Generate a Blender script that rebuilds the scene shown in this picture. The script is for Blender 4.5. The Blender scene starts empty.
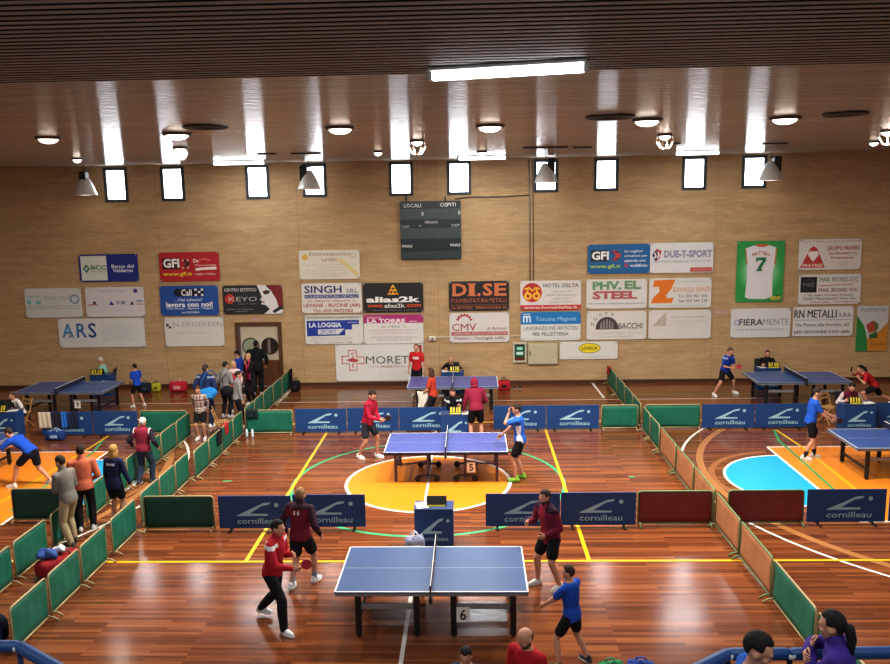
import bpy, bmesh, math, random
import numpy as np
from mathutils import Vector, Matrix, Euler
random.seed(7)
SC = bpy.context.scene
COL = SC.collection
PI = math.pi

# ------------------------------------------------------------------ camera solved from the court lines
FPX, CX, CZ, YAW, PITCH, ROLL = 804.41, 1.0189, 6.1347, -0.0339, 0.1572, 0.0173
cy_, sy_ = math.cos(YAW), math.sin(YAW); cp_, sp_ = math.cos(PITCH), math.sin(PITCH)
Fv = np.array([sy_*cp_, cy_*cp_, -sp_]); Rv0 = np.array([cy_, -sy_, 0.0]); Dv0 = -np.cross(Rv0, Fv)
c_, s_ = math.cos(ROLL), math.sin(ROLL)
Rv = c_*Rv0 + s_*Dv0; Dv = -s_*Rv0 + c_*Dv0
CO = np.array([CX, 0.0, CZ])
def _ray(u, v): return ((u-445)/FPX)*Rv + ((v-332)/FPX)*Dv + Fv
def G(u, v, z=0.0):
    q = _ray(u, v); return CO + q*((z-CZ)/q[2])
def A(u, v, Y):
    q = _ray(u, v); return CO + q*(Y/q[1])
cam = bpy.data.cameras.new('camera'); co = bpy.data.objects.new('camera', cam); COL.objects.link(co)
cam.sensor_fit = 'HORIZONTAL'; cam.sensor_width = 36.0; cam.lens = 36.0*FPX/890.0
cam.clip_start = 0.05; cam.clip_end = 200
co.matrix_world = Matrix(((Rv[0], -Dv[0], -Fv[0], CX), (Rv[1], -Dv[1], -Fv[1], 0), (Rv[2], -Dv[2], -Fv[2], CZ), (0, 0, 0, 1)))
SC.camera = co

YW, ZC = 27.1, 7.6           # back wall, ceiling height
XL, XR, YB = -17.5, 18.5, -7.0

# ------------------------------------------------------------------ materials
def lin(c):
    if isinstance(c, str):
        c = [int(c[i:i+2], 16) for i in (0, 2, 4)]
    f = lambda x: x/12.92 if x <= .04045 else ((x+.055)/1.055)**2.4
    return tuple(f(x/255) for x in c[:3]) + (1.0,)
_mats = {}
def mat(c, rough=.6, metal=0.0, spec=.5, var=.10, scale=14, bump=0.0, emit=0.0, alpha=1.0, coat=0.0):
    key = (c, rough, metal, spec, var, scale, bump, emit, alpha, coat)
    if key in _mats: return _mats[key]
    m = bpy.data.materials.new('mat_%s_%d' % (c, len(_mats))); m.use_nodes = True
    nt = m.node_tree; N = nt.nodes; L = nt.links; b = N['Principled BSDF']
    col = lin(c)
    b.inputs['Roughness'].default_value = rough; b.inputs['Metallic'].default_value = metal
    b.inputs['Specular IOR Level'].default_value = spec; b.inputs['Coat Weight'].default_value = coat
    b.inputs['Alpha'].default_value = alpha
    tc = N.new('ShaderNodeTexCoord'); no = N.new('ShaderNodeTexNoise'); no.inputs['Scale'].default_value = scale
    no.inputs['Detail'].default_value = 3
    L.new(tc.outputs['Object'], no.inputs['Vector'])
    mr = N.new('ShaderNodeMapRange'); mr.inputs['To Min'].default_value = 1-var; mr.inputs['To Max'].default_value = 1+var
    L.new(no.outputs['Fac'], mr.inputs['Value'])
    hs = N.new('ShaderNodeHueSaturation'); hs.inputs['Color'].default_value = col
    L.new(mr.outputs['Result'], hs.inputs['Value']); L.new(hs.outputs['Color'], b.inputs['Base Color'])
    if bump:
        bn = N.new('ShaderNodeBump'); bn.inputs['Strength'].default_value = bump; bn.inputs['Distance'].default_value = .03
        L.new(no.outputs['Fac'], bn.inputs['Height']); L.new(bn.outputs['Normal'], b.inputs['Normal'])
    if emit:
        b.inputs['Emission Color'].default_value = col; b.inputs['Emission Strength'].default_value = emit
    _mats[key] = m; return m
def cloth(c, **k): return mat(c, rough=.85, spec=.2, var=.18, scale=9, bump=.25, **k)
def skin(c='C08C72'): return mat(c, rough=.55, spec=.35, var=.06)

# ------------------------------------------------------------------ mesh builder
class MB:
    def __init__(s): s.v = []; s.f = []; s.m = []
    def add(s, vs, fs, m=0):
        o = len(s.v); s.v.extend([tuple(map(float, p)) for p in vs])
        s.f.extend([tuple(i+o for i in f) for f in fs]); s.m.extend([m]*len(fs)); return s
    def box(s, lo, hi, m=0):
        x0, y0, z0 = lo; x1, y1, z1 = hi
        vs = [(x0,y0,z0),(x1,y0,z0),(x1,y1,z0),(x0,y1,z0),(x0,y0,z1),(x1,y0,z1),(x1,y1,z1),(x0,y1,z1)]
        return s.add(vs, [(0,3,2,1),(4,5,6,7),(0,1,5,4),(1,2,6,5),(2,3,7,6),(3,0,4,7)], m)
    def rbox(s, lo, hi, r=.01, m=0, seg=2):
        bm = bmesh.new(); bmesh.ops.create_cube(bm, size=1)
        d = [hi[i]-lo[i] for i in range(3)]
        for v in bm.verts: v.co = Vector([(lo[i]+hi[i])/2 + v.co[i]*d[i] for i in range(3)])
        bmesh.ops.bevel(bm, geom=list(bm.edges), offset=min(r, min(d)*.45), segments=seg, affect='EDGES', profile=.5)
        bm.verts.index_update()
        s.add([v.co for v in bm.verts], [[v.index for v in f.verts] for f in bm.faces], m); bm.free(); return s
    def capsule(s, p0, p1, r0, r1=None, n=10, m=0, k=3):
        r1 = r0 if r1 is None else r1
        p0 = np.array(p0, float); p1 = np.array(p1, float); d = p1-p0; l = np.linalg.norm(d)
        d = d/l if l > 1e-6 else np.array([0, 0, 1.0])
        a = np.array([1.0, 0, 0]) if abs(d[0]) < .9 else np.array([0, 1.0, 0])
        e1 = np.cross(d, a); e1 /= np.linalg.norm(e1); e2 = np.cross(d, e1)
        rings = []
        for i in range(1, k+1):
            t = PI/2*(1-i/k); rings.append((p0-d*r0*math.sin(t), r0*math.cos(t)))
        for i in range(0, k):
            t = PI/2*(i/k); rings.append((p1+d*r1*math.sin(t), r1*math.cos(t)))
        vs = [p0-d*r0]
        for c, r in rings:
            for j in range(n):
                t = 2*PI*j/n; vs.append(c+r*(math.cos(t)*e1+math.sin(t)*e2))
        vs.append(p1+d*r1); fs = []
        R = len(rings)
        for j in range(n): fs.append((0, 1+(j+1) % n, 1+j))
        for i in range(R-1):
            for j in range(n):
                a0 = 1+i*n; b0 = a0+n; j2 = (j+1) % n
                fs.append((a0+j, a0+j2, b0+j2, b0+j))
        la = 1+(R-1)*n; e = len(vs)-1
        for j in range(n): fs.append((la+j, la+(j+1) % n, e))
        return s.add(vs, fs, m)
    def tube(s, pts, r, n=8, m=0):
        pts = [np.array(p, float) for p in pts]; vs = []; fs = []
        e1 = None
        for i, p in enumerate(pts):
            d = pts[min(i+1, len(pts)-1)]-pts[max(i-1, 0)]; d /= np.linalg.norm(d)
            if e1 is None:
                a = np.array([0, 0, 1.0]) if abs(d[2]) < .9 else np.array([1.0, 0, 0]); e1 = np.cross(d, a)
            e1 = e1-d*np.dot(e1, d); e1 /= np.linalg.norm(e1); e2 = np.cross(d, e1)
            ri = r[i] if isinstance(r, (list, tuple)) else r
            for j in range(n):
                t = 2*PI*j/n; vs.append(p+ri*(math.cos(t)*e1+math.sin(t)*e2))
        for i in range(len(pts)-1):
            for j in range(n):
                j2 = (j+1) % n; fs.append((i*n+j, i*n+j2, (i+1)*n+j2, (i+1)*n+j))
        fs.append(tuple(range(n))[::-1]); fs.append(tuple(range((len(pts)-1)*n, len(pts)*n)))
        return s.add(vs, fs, m)
    def cyl(s, p0, p1, r, n=16, m=0): return s.tube([p0, p1], r, n, m)
    def ell(s, c, r, M=None, nu=14, nv=9, m=0, fn=None):
        vs = []; fs = []
        def P(x, y, z):
            p = np.array([x*r[0], y*r[1], z*r[2]])
            if fn: p = np.array(fn(p))
            if M is not None: p = M @ p
            return p+np.array(c)
        vs.append(P(0, 0, 1))
        for i in range(1, nv):
            t = PI*i/nv
            for j in range(nu):
                a = 2*PI*j/nu; vs.append(P(math.sin(t)*math.cos(a), math.sin(t)*math.sin(a), math.cos(t)))
        vs.append(P(0, 0, -1)); e = len(vs)-1
        for j in range(nu): fs.append((0, 1+j, 1+(j+1) % nu))
        for i in range(nv-2):
            for j in range(nu):
                j2 = (j+1) % nu; a = 1+i*nu; fs.append((a+j, a+nu+j, a+nu+j2, a+j2))
        a = 1+(nv-2)*nu
        for j in range(nu): fs.append((a+j, e, a+(j+1) % nu))
        return s.add(vs, fs, m)
    def loft(s, rings, m=0, cap=True):
        n = len(rings[0]); vs = [p for r in rings for p in r]; fs = []
        for i in range(len(rings)-1):
            for j in range(n):
                j2 = (j+1) % n; fs.append((i*n+j, i*n+j2, (i+1)*n+j2, (i+1)*n+j))
        if cap: fs.append(tuple(range(n))[::-1]); fs.append(tuple(range((len(rings)-1)*n, len(rings)*n)))
        return s.add(vs, fs, m)
    def lathe(s, prof, n=24, m=0, c=(0, 0, 0)):
        rings = [[(c[0]+r*math.cos(2*PI*j/n), c[1]+r*math.sin(2*PI*j/n), c[2]+z) for j in range(n)] for r, z in prof]
        return s.loft(rings, m, cap=False)
    def grid(s, fn, nu, nv, m=0):
        vs = [fn(i/nu, j/nv) for j in range(nv+1) for i in range(nu+1)]
        fs = [(j*(nu+1)+i, j*(nu+1)+i+1, (j+1)*(nu+1)+i+1, (j+1)*(nu+1)+i) for j in range(nv) for i in range(nu)]
        return s.add(vs, fs, m)
    def mesh(s, name, mats, smooth=False):
        me = bpy.data.meshes.new(name); me.from_pydata(s.v, [], s.f)
        for x in mats: me.materials.append(x)
        me.polygons.foreach_set('material_index', np.array(s.m, dtype=np.int32))
        if smooth: me.polygons.foreach_set('use_smooth', np.ones(len(s.f), dtype=bool))
        me.update(); return me
    def obj(s, name, mats, parent=None, smooth=False, loc=None):
        if not isinstance(mats, (list, tuple)): mats = [mats]
        o = bpy.data.objects.new(name, s.mesh(name, mats, smooth)); COL.objects.link(o)
        if parent: o.parent = parent
        if loc is not None: o.location = loc
        return o
def tag(o, label=None, cat=None, group=None, kind=None):
    if label: o['label'] = label
    if cat: o['category'] = cat
    if group: o['group'] = group
    if kind: o['kind'] = kind
    return o
def empty(name, loc=(0, 0, 0), rz=0, label=None, cat=None, group=None):
    o = bpy.data.objects.new(name, None); COL.objects.link(o); o.location = tuple(loc); o.rotation_euler = (0, 0, rz)
    o.empty_display_size = .1
    return tag(o, label, cat, group)
KIDS = {}
def tree_copy(o, parent=None):
    c = o.copy(); COL.objects.link(c)
    if parent: c.parent = parent
    for ch in list(o.children): tree_copy(ch, c)
    return c
ORD = ['first', 'second', 'third', 'fourth', 'fifth', 'sixth', 'seventh', 'eighth', 'ninth', 'tenth', 'eleventh', 'twelfth', 'thirteenth', 'fourteenth']

# ------------------------------------------------------------------ lettering
_txt = {}
def text2d(t, bold=0.0, shear=0.0):
    k = (t, bold, shear)
    if k in _txt: return _txt[k]
    cu = bpy.data.curves.new('t', 'FONT'); cu.body = t; cu.offset = bold; cu.shear = shear; cu.resolution_u = 2
    o = bpy.data.objects.new('t', cu); COL.objects.link(o)
    dg = bpy.context.evaluated_depsgraph_get()
    me = bpy.data.meshes.new_from_object(o.evaluated_get(dg))
    v = np.array([(p.co.x, p.co.y) for p in me.vertices]) if len(me.vertices) else np.zeros((0, 2))
    f = [tuple(p.vertices) for p in me.polygons]
    bpy.data.objects.remove(o); bpy.data.curves.remove(cu); bpy.data.meshes.remove(me)
    if len(v):
        lo = v.min(0); hi = v.max(0); v = (v-lo)/np.maximum(hi-lo, 1e-6)
    _txt[k] = (v, f); return _txt[k]
class Print:
    """flat printing on an upright sheet: u to the right, v downwards, both 0..1"""
    def __init__(s, w, h, y=0.0, x0=0.0, z0=0.0, step=.0012, base=True, back='FFFFFF', thick=.004):
        s.mb = MB(); s.cols = []; s.w = w; s.h = h; s.x0 = x0; s.z0 = z0; s.y = y; s.step = step; s.n = 0
        if base: s.mb.box((x0, y, z0), (x0+w, y+thick, z0+h), s.c(back))
    def c(s, col):
        if col not in s.cols: s.cols.append(col)
        return s.cols.index(col)
    def P(s, u, v): return (s.x0+u*s.w, s.y-s.step*(1+s.n), s.z0+(1-v)*s.h)
    def poly(s, pts, col):
        s.mb.add([s.P(*p) for p in pts], [tuple(range(len(pts)))], s.c(col)); s.n += 1; return s
    def r(s, u0, v0, u1, v1, col): return s.poly([(u0, v1), (u1, v1), (u1, v0), (u0, v0)], col)
    def disc(s, u, v, rad, col, n=20, a0=0, a1=2*PI):
        k = s.h/s.w
        return s.poly([(u+rad*k*math.cos(a0+(a1-a0)*i/n), v-rad*math.sin(a0+(a1-a0)*i/n)) for i in range(n+(a1-a0 < 6))], col)
    def ring(s, u, v, r0, r1, col, n=20, a0=0, a1=2*PI):
        k = s.h/s.w; vs = []; fs = []
        for i in range(n+1):
            a = a0+(a1-a0)*i/n
            vs.append(s.P(u+r0*k*math.cos(a), v-r0*math.sin(a))); vs.append(s.P(u+r1*k*math.cos(a), v-r1*math.sin(a)))
        for i in range(n): fs.append((2*i, 2*i+1, 2*i+3, 2*i+2))
        s.mb.add(vs, fs, s.c(col)); s.n += 1; return s
    def line(s, pts, wd, col):
        k = s.h/s.w; vs = []; fs = []
        for i, p in enumerate(pts):
            a = pts[max(i-1, 0)]; b = pts[min(i+1, len(pts)-1)]
            dx = (b[0]-a[0])/k; dy = b[1]-a[1]; l = math.hypot(dx, dy) or 1
            nx, ny = -dy/l*wd/2, dx/l*wd/2
            vs.append(s.P(p[0]+nx*k, p[1]+ny)); vs.append(s.P(p[0]-nx*k, p[1]-ny))
        for i in range(len(pts)-1): fs.append((2*i, 2*i+1, 2*i+3, 2*i+2))
        s.mb.add(vs, fs, s.c(col)); s.n += 1; return s
    def t(s, txt, u0, v0, u1, v1, col, bold=0.0, shear=0.0):
        if bold > 0 and 'M' in txt:      # heavier strokes by printing twice, slightly shifted
            q = bold*(v1-v0)*s.h/s.w*.9
            for d in (-q, 0, q): s.t(txt, u0+d, v0, u1+d, v1, col, 0, shear)
            return s
        v, f = text2d(txt, bold, shear)
        if len(v): s.mb.add([s.P(u0+(u1-u0)*p[0], v1+(v0-v1)*p[1]) for p in v], f, s.c(col)); s.n += 1
        return s
    def mats(s, rough=.55): return [mat(c, rough=rough, var=.05, scale=5, bump=.12) for c in s.cols]

# ------------------------------------------------------------------ setting
def floor_material():
    m = bpy.data.materials.new('parquet'); m.use_nodes = True; nt = m.node_tree; N = nt.nodes; L = nt.links; b = N['Principled BSDF']
    tc = N.new('ShaderNodeTexCoord')
    br = N.new('ShaderNodeTexBrick'); br.offset = .37; br.offset_frequency = 3; br.squash = 1
    br.inputs['Scale'].default_value = 1; br.inputs['Brick Width'].default_value = 1.5; br.inputs['Row Height'].default_value = .07
    br.inputs['Mortar Size'].default_value = .0012; br.inputs['Bias'].default_value = 0
    br.inputs['Color1'].default_value = (0, 0, 0, 1); br.inputs['Color2'].default_value = (1, 1, 1, 1); br.inputs['Mortar'].default_value = (.25, .25, .25, 1)
    L.new(tc.outputs['Object'], br.inputs['Vector'])
    mp = N.new('ShaderNodeMapping'); mp.inputs['Scale'].default_value = (1.1, 16, 1); L.new(tc.outputs['Object'], mp.inputs['Vector'])
    no = N.new('ShaderNodeTexNoise'); no.inputs['Scale'].default_value = 1; no.inputs['Detail'].default_value = 4; L.new(mp.outputs['Vector'], no.inputs['Vector'])
    mx = N.new('ShaderNodeMix'); mx.data_type = 'RGBA'; mx.inputs['Factor'].default_value = .5
    L.new(br.outputs['Color'], mx.inputs[6]); L.new(no.outputs['Fac'], mx.inputs[7])
    cr = N.new('ShaderNodeValToRGB'); e = cr.color_ramp.elements
    e[0].position = .12; e[0].color = lin('4C2818'); e[1].position = .9; e[1].color = lin('9A5E36')
    k = e.new(.5); k.color = lin('744024')
    L.new(mx.outputs[2], cr.inputs['Fac']); L.new(cr.outputs['Color'], b.inputs['Base Color'])
    b.inputs['Roughness'].default_value = .23; b.inputs['Specular IOR Level'].default_value = .5
    n2 = N.new('ShaderNodeTexNoise'); n2.inputs['Scale'].default_value = 3; L.new(mp.outputs['Vector'], n2.inputs['Vector'])
    mr = N.new('ShaderNodeMapRange'); mr.inputs['To Min'].default_value = .10; mr.inputs['To Max'].default_value = .22
    L.new(n2.outputs['Fac'], mr.inputs['Value']); L.new(mr.outputs['Result'], b.inputs['Roughness'])
    bn = N.new('ShaderNodeBump'); bn.inputs['Strength'].default_value = .05; bn.inputs['Distance'].default_value = .02
    L.new(br.outputs['Fac'], bn.inputs['Height']); L.new(bn.outputs['Normal'], b.inputs['Normal'])
    return m
def paint(c): return mat(c, rough=.26, spec=.5, var=.08, scale=1.5)
fl = MB(); FM = [floor_material()]
def fm(c):
    m = paint(c)
    if m not in FM: FM.append(m)
    return FM.index(m)
fl.add([(XL, YB, 0), (XR, YB, 0), (XR, YW, 0), (XL, YW, 0)], [(0, 1, 2, 3)], 0)
def fpoly(pts, c, z): fl.add([(p[0], p[1], z) for p in pts], [tuple(range(len(pts)))], fm(c))
def fline(pts, w, c, z):
    vs = []; fs = []
    for i, p in enumerate(pts):
        a = pts[max(i-1, 0)]; b = pts[min(i+1, len(pts)-1)]; d = np.array([b[0]-a[0], b[1]-a[1]], float); d /= np.linalg.norm(d)
        n = np.array([-d[1], d[0]])*w/2
        vs += [(p[0]+n[0], p[1]+n[1], z), (p[0]-n[0], p[1]-n[1], z)]
    for i in range(len(pts)-1): fs.append((2*i, 2*i+1, 2*i+3, 2*i+2))
    fl.add(vs, [f[::-1] for f in fs], fm(c))
def arc(cx, cy, r, a0, a1, n=48): return [(cx+r*math.cos(math.radians(a0+(a1-a0)*i/n)), cy+r*math.sin(math.radians(a0+(a1-a0)*i/n))) for i in range(n+1)]
YC = 17.28
fpoly(arc(0, YC, 1.8, 0, 360, 64)[:-1], 'EA8A22', .001)
fline(arc(0, YC, 1.83, 0, 360, 72), .07, 'F2EFE8', .003)
fline(arc(0, YC, 3.02, 0, 360, 90), .08, '3FA873', .002)
fline([(0, 7), (0, 24.75)], .06, 'DDD6CC', .0035)
for sx in (-1, 1):
    fline([(3*sx, 13.2), (3*sx, 22.2)], .07, 'DDB020' if sx > 0 else 'DDB83A', .0032)
    # painted key and free-throw half circle
    x0, x1 = 8.37*sx, 14.2*sx
    a, b = min(x0, x1), max(x0, x1)
    fpoly([(a, YC-2.4), (b, YC-2.4), (b, YC+2.4), (a, YC+2.4)], 'EA8C26', .001)
    fline([(x0, YC-2.4), (x0, YC+2.4)], .06, 'F2EFE8', .0034); fline([(x0, YC+2.4), (x1, YC+2.4)], .06, 'F2EFE8', .0034); fline([(x0, YC-2.4), (x1, YC-2.4)], .06, 'F2EFE8', .0034)
    hc = arc(x0, YC, 1.72, 90, 270) if sx > 0 else arc(x0, YC, 1.72, -90, 90)
    fpoly(hc, '1FA9DC', .001); fline(hc, .06, 'F2EFE8', .003)
    th = arc(12.4*sx, YC, 6.57, 108, 252) if sx > 0 else arc(12.4*sx, YC, 6.57, -72, 72)
    fline(th, .06, 'EFEBE4', .003)
    ob = arc(12.4*sx, YC, 6.14, 112, 248) if sx > 0 else arc(12.4*sx, YC, 6.14, -68, 68)
    fline(ob, .16, 'A87444', .0008); fline(arc(x0, YC, 2.0, 95, 265) if sx > 0 else arc(x0, YC, 2.0, -85, 85), .14, '96603A', .0006)
fline([(-16.5, 13.2), (16.5, 13.2)], .065, 'DDB420', .0038)
fline([(-9, 22.2), (9, 22.2)], .065, 'E3BE2E', .0038)
fline([(-15, 24.75), (16, 24.75)], .06, 'D8CFC2', .0036)
fline([(-15, 25.35), (16, 25.35)], .05, '7E9A4A', .0036)
fline([tuple(G(592.7, 383.5)[:2]), tuple(G(604, 398)[:2])], .08, 'EFEBE4', .0036)
fline([tuple(G(293, 388)[:2]), tuple(G(278, 403)[:2])], .08, 'EFEBE4', .0036)
def gl(px): return [tuple(G(*p)[:2]) for p in px]
fline(gl([(776, 430), (805, 449), (865, 497)]), .07, 'DDB420', .0042)
fline(gl([(774, 430), (779, 441), (800, 459), (845, 500)]), .07, '3E9A55', .004)
fline(gl([(108.5, 436), (85, 451), (0, 503)]), .07, 'DDB420', .0042)
fline(gl([(103, 440), (93.5, 452), (41, 489), (10, 511)]), .07, '4FA06A', .004)
fline(gl([(223, 481), (232, 481)]), .07, '3FA873', .003); fline(gl([(629, 477), (635, 477)]), .07, '3FA873', .003)
tag(fl.obj('floor', FM), kind='structure')

# back wall with bricks and real window openings ------------------------------------------------
def brick_material():
    m = bpy.data.materials.new('tan_brick'); m.use_nodes = True; nt = m.node_tree; N = nt.nodes; L = nt.links; b = N['Principled BSDF']
    tc = N.new('ShaderNodeTexCoord'); sp = N.new('ShaderNodeSeparateXYZ'); cb = N.new('ShaderNodeCombineXYZ')
    L.new(tc.outputs['Object'], sp.inputs['Vector']); ad = N.new('ShaderNodeMath'); ad.operation = 'ADD'; L.new(sp.outputs['X'], ad.inputs[0]); L.new(sp.outputs['Y'], ad.inputs[1]); L.new(ad.outputs[0], cb.inputs['X']); L.new(sp.outputs['Z'], cb.inputs['Y'])
    br = N.new('ShaderNodeTexBrick'); br.inputs['Scale'].default_value = 1; br.inputs['Brick Width'].default_value = .3; br.inputs['Row Height'].default_value = .075
    br.inputs['Mortar Size'].default_value = .006; br.inputs['Mortar Smooth'].default_value = .4
    br.inputs['Color1'].default_value = lin('C4A67C'); br.inputs['Color2'].default_value = lin('B99A70'); br.inputs['Mortar'].default_value = lin('A48A66')
    L.new(cb.outputs['Vector'], br.inputs['Vector'])
    no = N.new('ShaderNodeTexNoise'); no.inputs['Scale'].default_value = 1.0; no.inputs['Detail'].default_value = 5
    mp = N.new('ShaderNodeMapping'); mp.inputs['Scale'].default_value = (.5, 3.5, 1); L.new(cb.outputs['Vector'], mp.inputs['Vector']); L.new(mp.outputs['Vector'], no.inputs['Vector'])
    mr = N.new('ShaderNodeMapRange'); mr.inputs['To Min'].default_value = .72; mr.inputs['To Max'].default_value = 1.26; L.new(no.outputs['Fac'], mr.inputs['Value'])
    hs = N.new('ShaderNodeHueSaturation'); L.new(br.outputs['Color'], hs.inputs['Color']); L.new(mr.outputs['Result'], hs.inputs['Value'])
    L.new(hs.outputs['Color'], b.inputs['Base Color']); b.inputs['Roughness'].default_value = .8
    bn = N.new('ShaderNodeBump'); bn.inputs['Strength'].default_value = .3; bn.inputs['Distance'].default_value = .01
    L.new(br.outputs['Fac'], bn.inputs['Height']); bn.invert = True; L.new(bn.outputs['Normal'], b.inputs['Normal'])
    return m
BRICK = brick_material()
WIN = [(104, 168, 128, 202), (160.5, 166.5, 185, 201), (245, 164.5, 270, 199), (302, 162, 327, 197.5), (389, 161, 413, 196), (447, 160, 471, 194.5),
       (534, 157.5, 558, 192), (594, 155.5, 618.5, 191), (682, 154.5, 706.5, 190), (742, 153, 766.5, 188)]
wins = []
for x0, y0, x1, y1 in WIN:
    cpt = A((x0+x1)/2, (y0+y1)/2, YW); wins.append((cpt[0]-.40, cpt[0]+.40, cpt[2]-.575, min(cpt[2]+.575, ZC-.05)))
bw = MB(); th = .3
xs = [XL]+[c for w in wins for c in w[:2]]+[XR]
zl = min(w[2] for w in wins); zh = max(w[3] for w in wins)
DX0, DX1, DZ = A(239, 380, YW)[0], A(283.5, 380, YW)[0], A(260, 322, YW)[2]
def wallbox(x0, x1, z0, z1): bw.box((x0, YW, z0), (x1, YW+th, z1))
wallbox(XL, DX0, 0, zl); wallbox(DX1, XR, 0, zl); wallbox(DX0, DX1, DZ, zl)
prev = XL
for w in wins:
    wallbox(prev, w[0], zl, ZC+.3); prev = w[1]
    if w[2] > zl+1e-4: wallbox(w[0], w[1], zl, w[2])
    wallbox(w[0], w[1], w[3], ZC+.3)
wallbox(prev, XR, zl, ZC+.3)
for px in (298, 418, 437, 716, 158):   # upright expansion joints
    X = A(px, 230, YW)[0]; bw.box((X-.012, YW-.002, 0), (X+.012, YW, ZC), 1)
tag(bw.obj('wall_back', [BRICK, mat('A88C64')]), kind='structure')
PANE = mat('F2F7FF', emit=11.0); WFR = mat('2E3A42', rough=.5)
for i, w in enumerate(wins):
    m = MB(); t = .10
    m.box((w[0], YW-.03, w[2]), (w[0]+t, YW+.1, w[3])); m.box((w[1]-t, YW-.03, w[2]), (w[1], YW+.1, w[3]))
    m.box((w[0]+t, YW-.03, w[2]), (w[1]-t, YW+.1, w[2]+t)); m.box((w[0]+t, YW-.03, w[3]-t), (w[1]-t, YW+.1, w[3]))
    o = tag(m.obj('window_%d' % (i+1), WFR), kind='structure')
    g = MB().box((w[0]+t, YW+.02, w[2]+t), (w[1]-t, YW+.035, w[3]-t)); g.obj('pane', PANE, o)
tag(MB().box((XL-.3, YB, 0), (XL, YW+.3, ZC+.3)).obj('wall_left', BRICK), kind='structure')
tag(MB().box((XR, YB, 0), (XR+.3, YW+.3, ZC+.3)).obj('wall_right', BRICK), kind='structure')
tag(MB().box((DX1+.1, YW-.02, 0), (XR, YW, .12)).box((XL, YW-.02, 0), (DX0-.1, YW, .12)).obj('baseboard_back', mat('4A2C1C', rough=.5)), kind='structure')
# slatted ceiling
cm = MB(); pitch = .155; y = YB
while y < YW:                      # open slats over the gallery, closed strips further on
    near = y < 9.35; y1 = min(y+pitch-(.058 if near else .010), YW); n = 6; rows = []
    for k in range(n+1):
        q = 2*k/n-1; rows.append((y+(y1-y)*k/n, ZC+.0011*q*q+(.003 if abs(q) == 1 else 0)))
    vs = [p for r in rows for p in ((XL, r[0], r[1]), (XR, r[0], r[1]))]
    cm.add(vs, [(2*i, 2*i+2, 2*i+3, 2*i+1) for i in range(len(rows)-1)], 2 if near else 0)
    cm.add([(XL, y, ZC+.003), (XR, y, ZC+.003), (XR, y, ZC+.06), (XL, y, ZC+.06), (XL, y1, ZC+.003), (XR, y1, ZC+.003), (XR, y1, ZC+.06), (XL, y1, ZC+.06)], [(0, 3, 2, 1), (4, 5, 6, 7)], 1)  # near-black slat sides: shadow of the recess put into their colour
    y += pitch
cm.box((XL, YB, ZC+.16), (XR, YW+.3, ZC+.3), 1)
def ceiling_material(ca, cb, rg=.14, sp=.034):
    m = bpy.data.materials.new('slat_enamel'); m.use_nodes = True; nt = m.node_tree; N = nt.nodes; L = nt.links; b = N['Principled BSDF']
    tc = N.new('ShaderNodeTexCoord'); mp = N.new('ShaderNodeMapping'); mp.inputs['Scale'].default_value = (.12, 6.45, 1); L.new(tc.outputs['Object'], mp.inputs['Vector'])
    no = N.new('ShaderNodeTexNoise'); no.inputs['Scale'].default_value = 1; no.inputs['Detail'].default_value = 2; L.new(mp.outputs['Vector'], no.inputs['Vector'])
    cr = N.new('ShaderNodeValToRGB'); cr.color_ramp.elements[0].color = lin(ca); cr.color_ramp.elements[1].color = lin(cb); cr.color_ramp.elements[0].position = .3; cr.color_ramp.elements[1].position = .7
    L.new(no.outputs['Fac'], cr.inputs['Fac']); L.new(cr.outputs['Color'], b.inputs['Base Color'])
    b.inputs['Roughness'].default_value = rg; b.inputs['Specular IOR Level'].default_value = sp
    return m
tag(cm.obj('ceiling', [ceiling_material('9A928A', 'ACA49C'), mat('0A0908'), ceiling_material('86847C', '989690', .5, .05)], None, True), kind='structure')
# spectators' gallery under the camera
gm = MB().box((XL, 4.2, 0), (XR, 6.35, 1.5)).box((XL, 2.6, 0), (XR, 4.2, 2.6)).box((XL, 1.0, 0), (XR, 2.6, 3.5)).box((XL, YB, 0), (XR, 1.0, 4.4))
tag(gm.obj('floor_gallery', mat('6A625A', rough=.8)), kind='structure')
# double door in the back wall
dr = MB(); dr.box((DX0-.02, YW-.06, 0), (DX0+.10, YW+.2, DZ)).box((DX1-.10, YW-.06, 0), (DX1+.02, YW+.2, DZ)).box((DX0+.10, YW-.06, DZ-.13), (DX1-.10, YW+.2, DZ))
door = tag(dr.obj('door_1', mat('5A3A22', rough=.5)), kind='structure')
mid = (DX0+DX1)/2+.04
for k, (a, b) in enumerate(((DX0+.14, mid-.008), (mid+.008, DX1-.10))):
    m = MB(); m.box((a, YW+.03, .93), (b, YW+.07, DZ-.13), 0); m.box((a, YW+.03, 0), (b, YW+.07, .93), 1)
    leaf = m.obj('door_leaf', [mat('C9BDA6', rough=.5), mat('6B4428', rough=.5)], door)
    cx = (a+b)/2
    pm = MB()
    pm.cyl((cx, YW+.05, 1.42), (cx, YW+.022, 1.42), .27, 28)
    p = pm.obj('porthole', mat('9AA48A' if k == 0 else '3A2E28', rough=.15), leaf)
    rm = MB().tube([(cx+.28*math.cos(t*PI/14), YW+.02, 1.42+.28*math.sin(t*PI/14)) for t in range(29)], .022, 6); rm.obj('porthole_rim', mat('4A4438', rough=.4, metal=.5), leaf)
    if k: MB().box((cx-.08, YW+.016, 1.18), (cx+.02, YW+.02, 1.66)).obj('glass_bar', mat('7A6E66'), p)
    MB().capsule((a+.07 if k else b-.07, YW-.0, 1.0), (a+.07 if k else b-.07, YW-.0, 1.18), .014).obj('push_handle', mat('3A3A3A', rough=.35, metal=.8), leaf)


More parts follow.
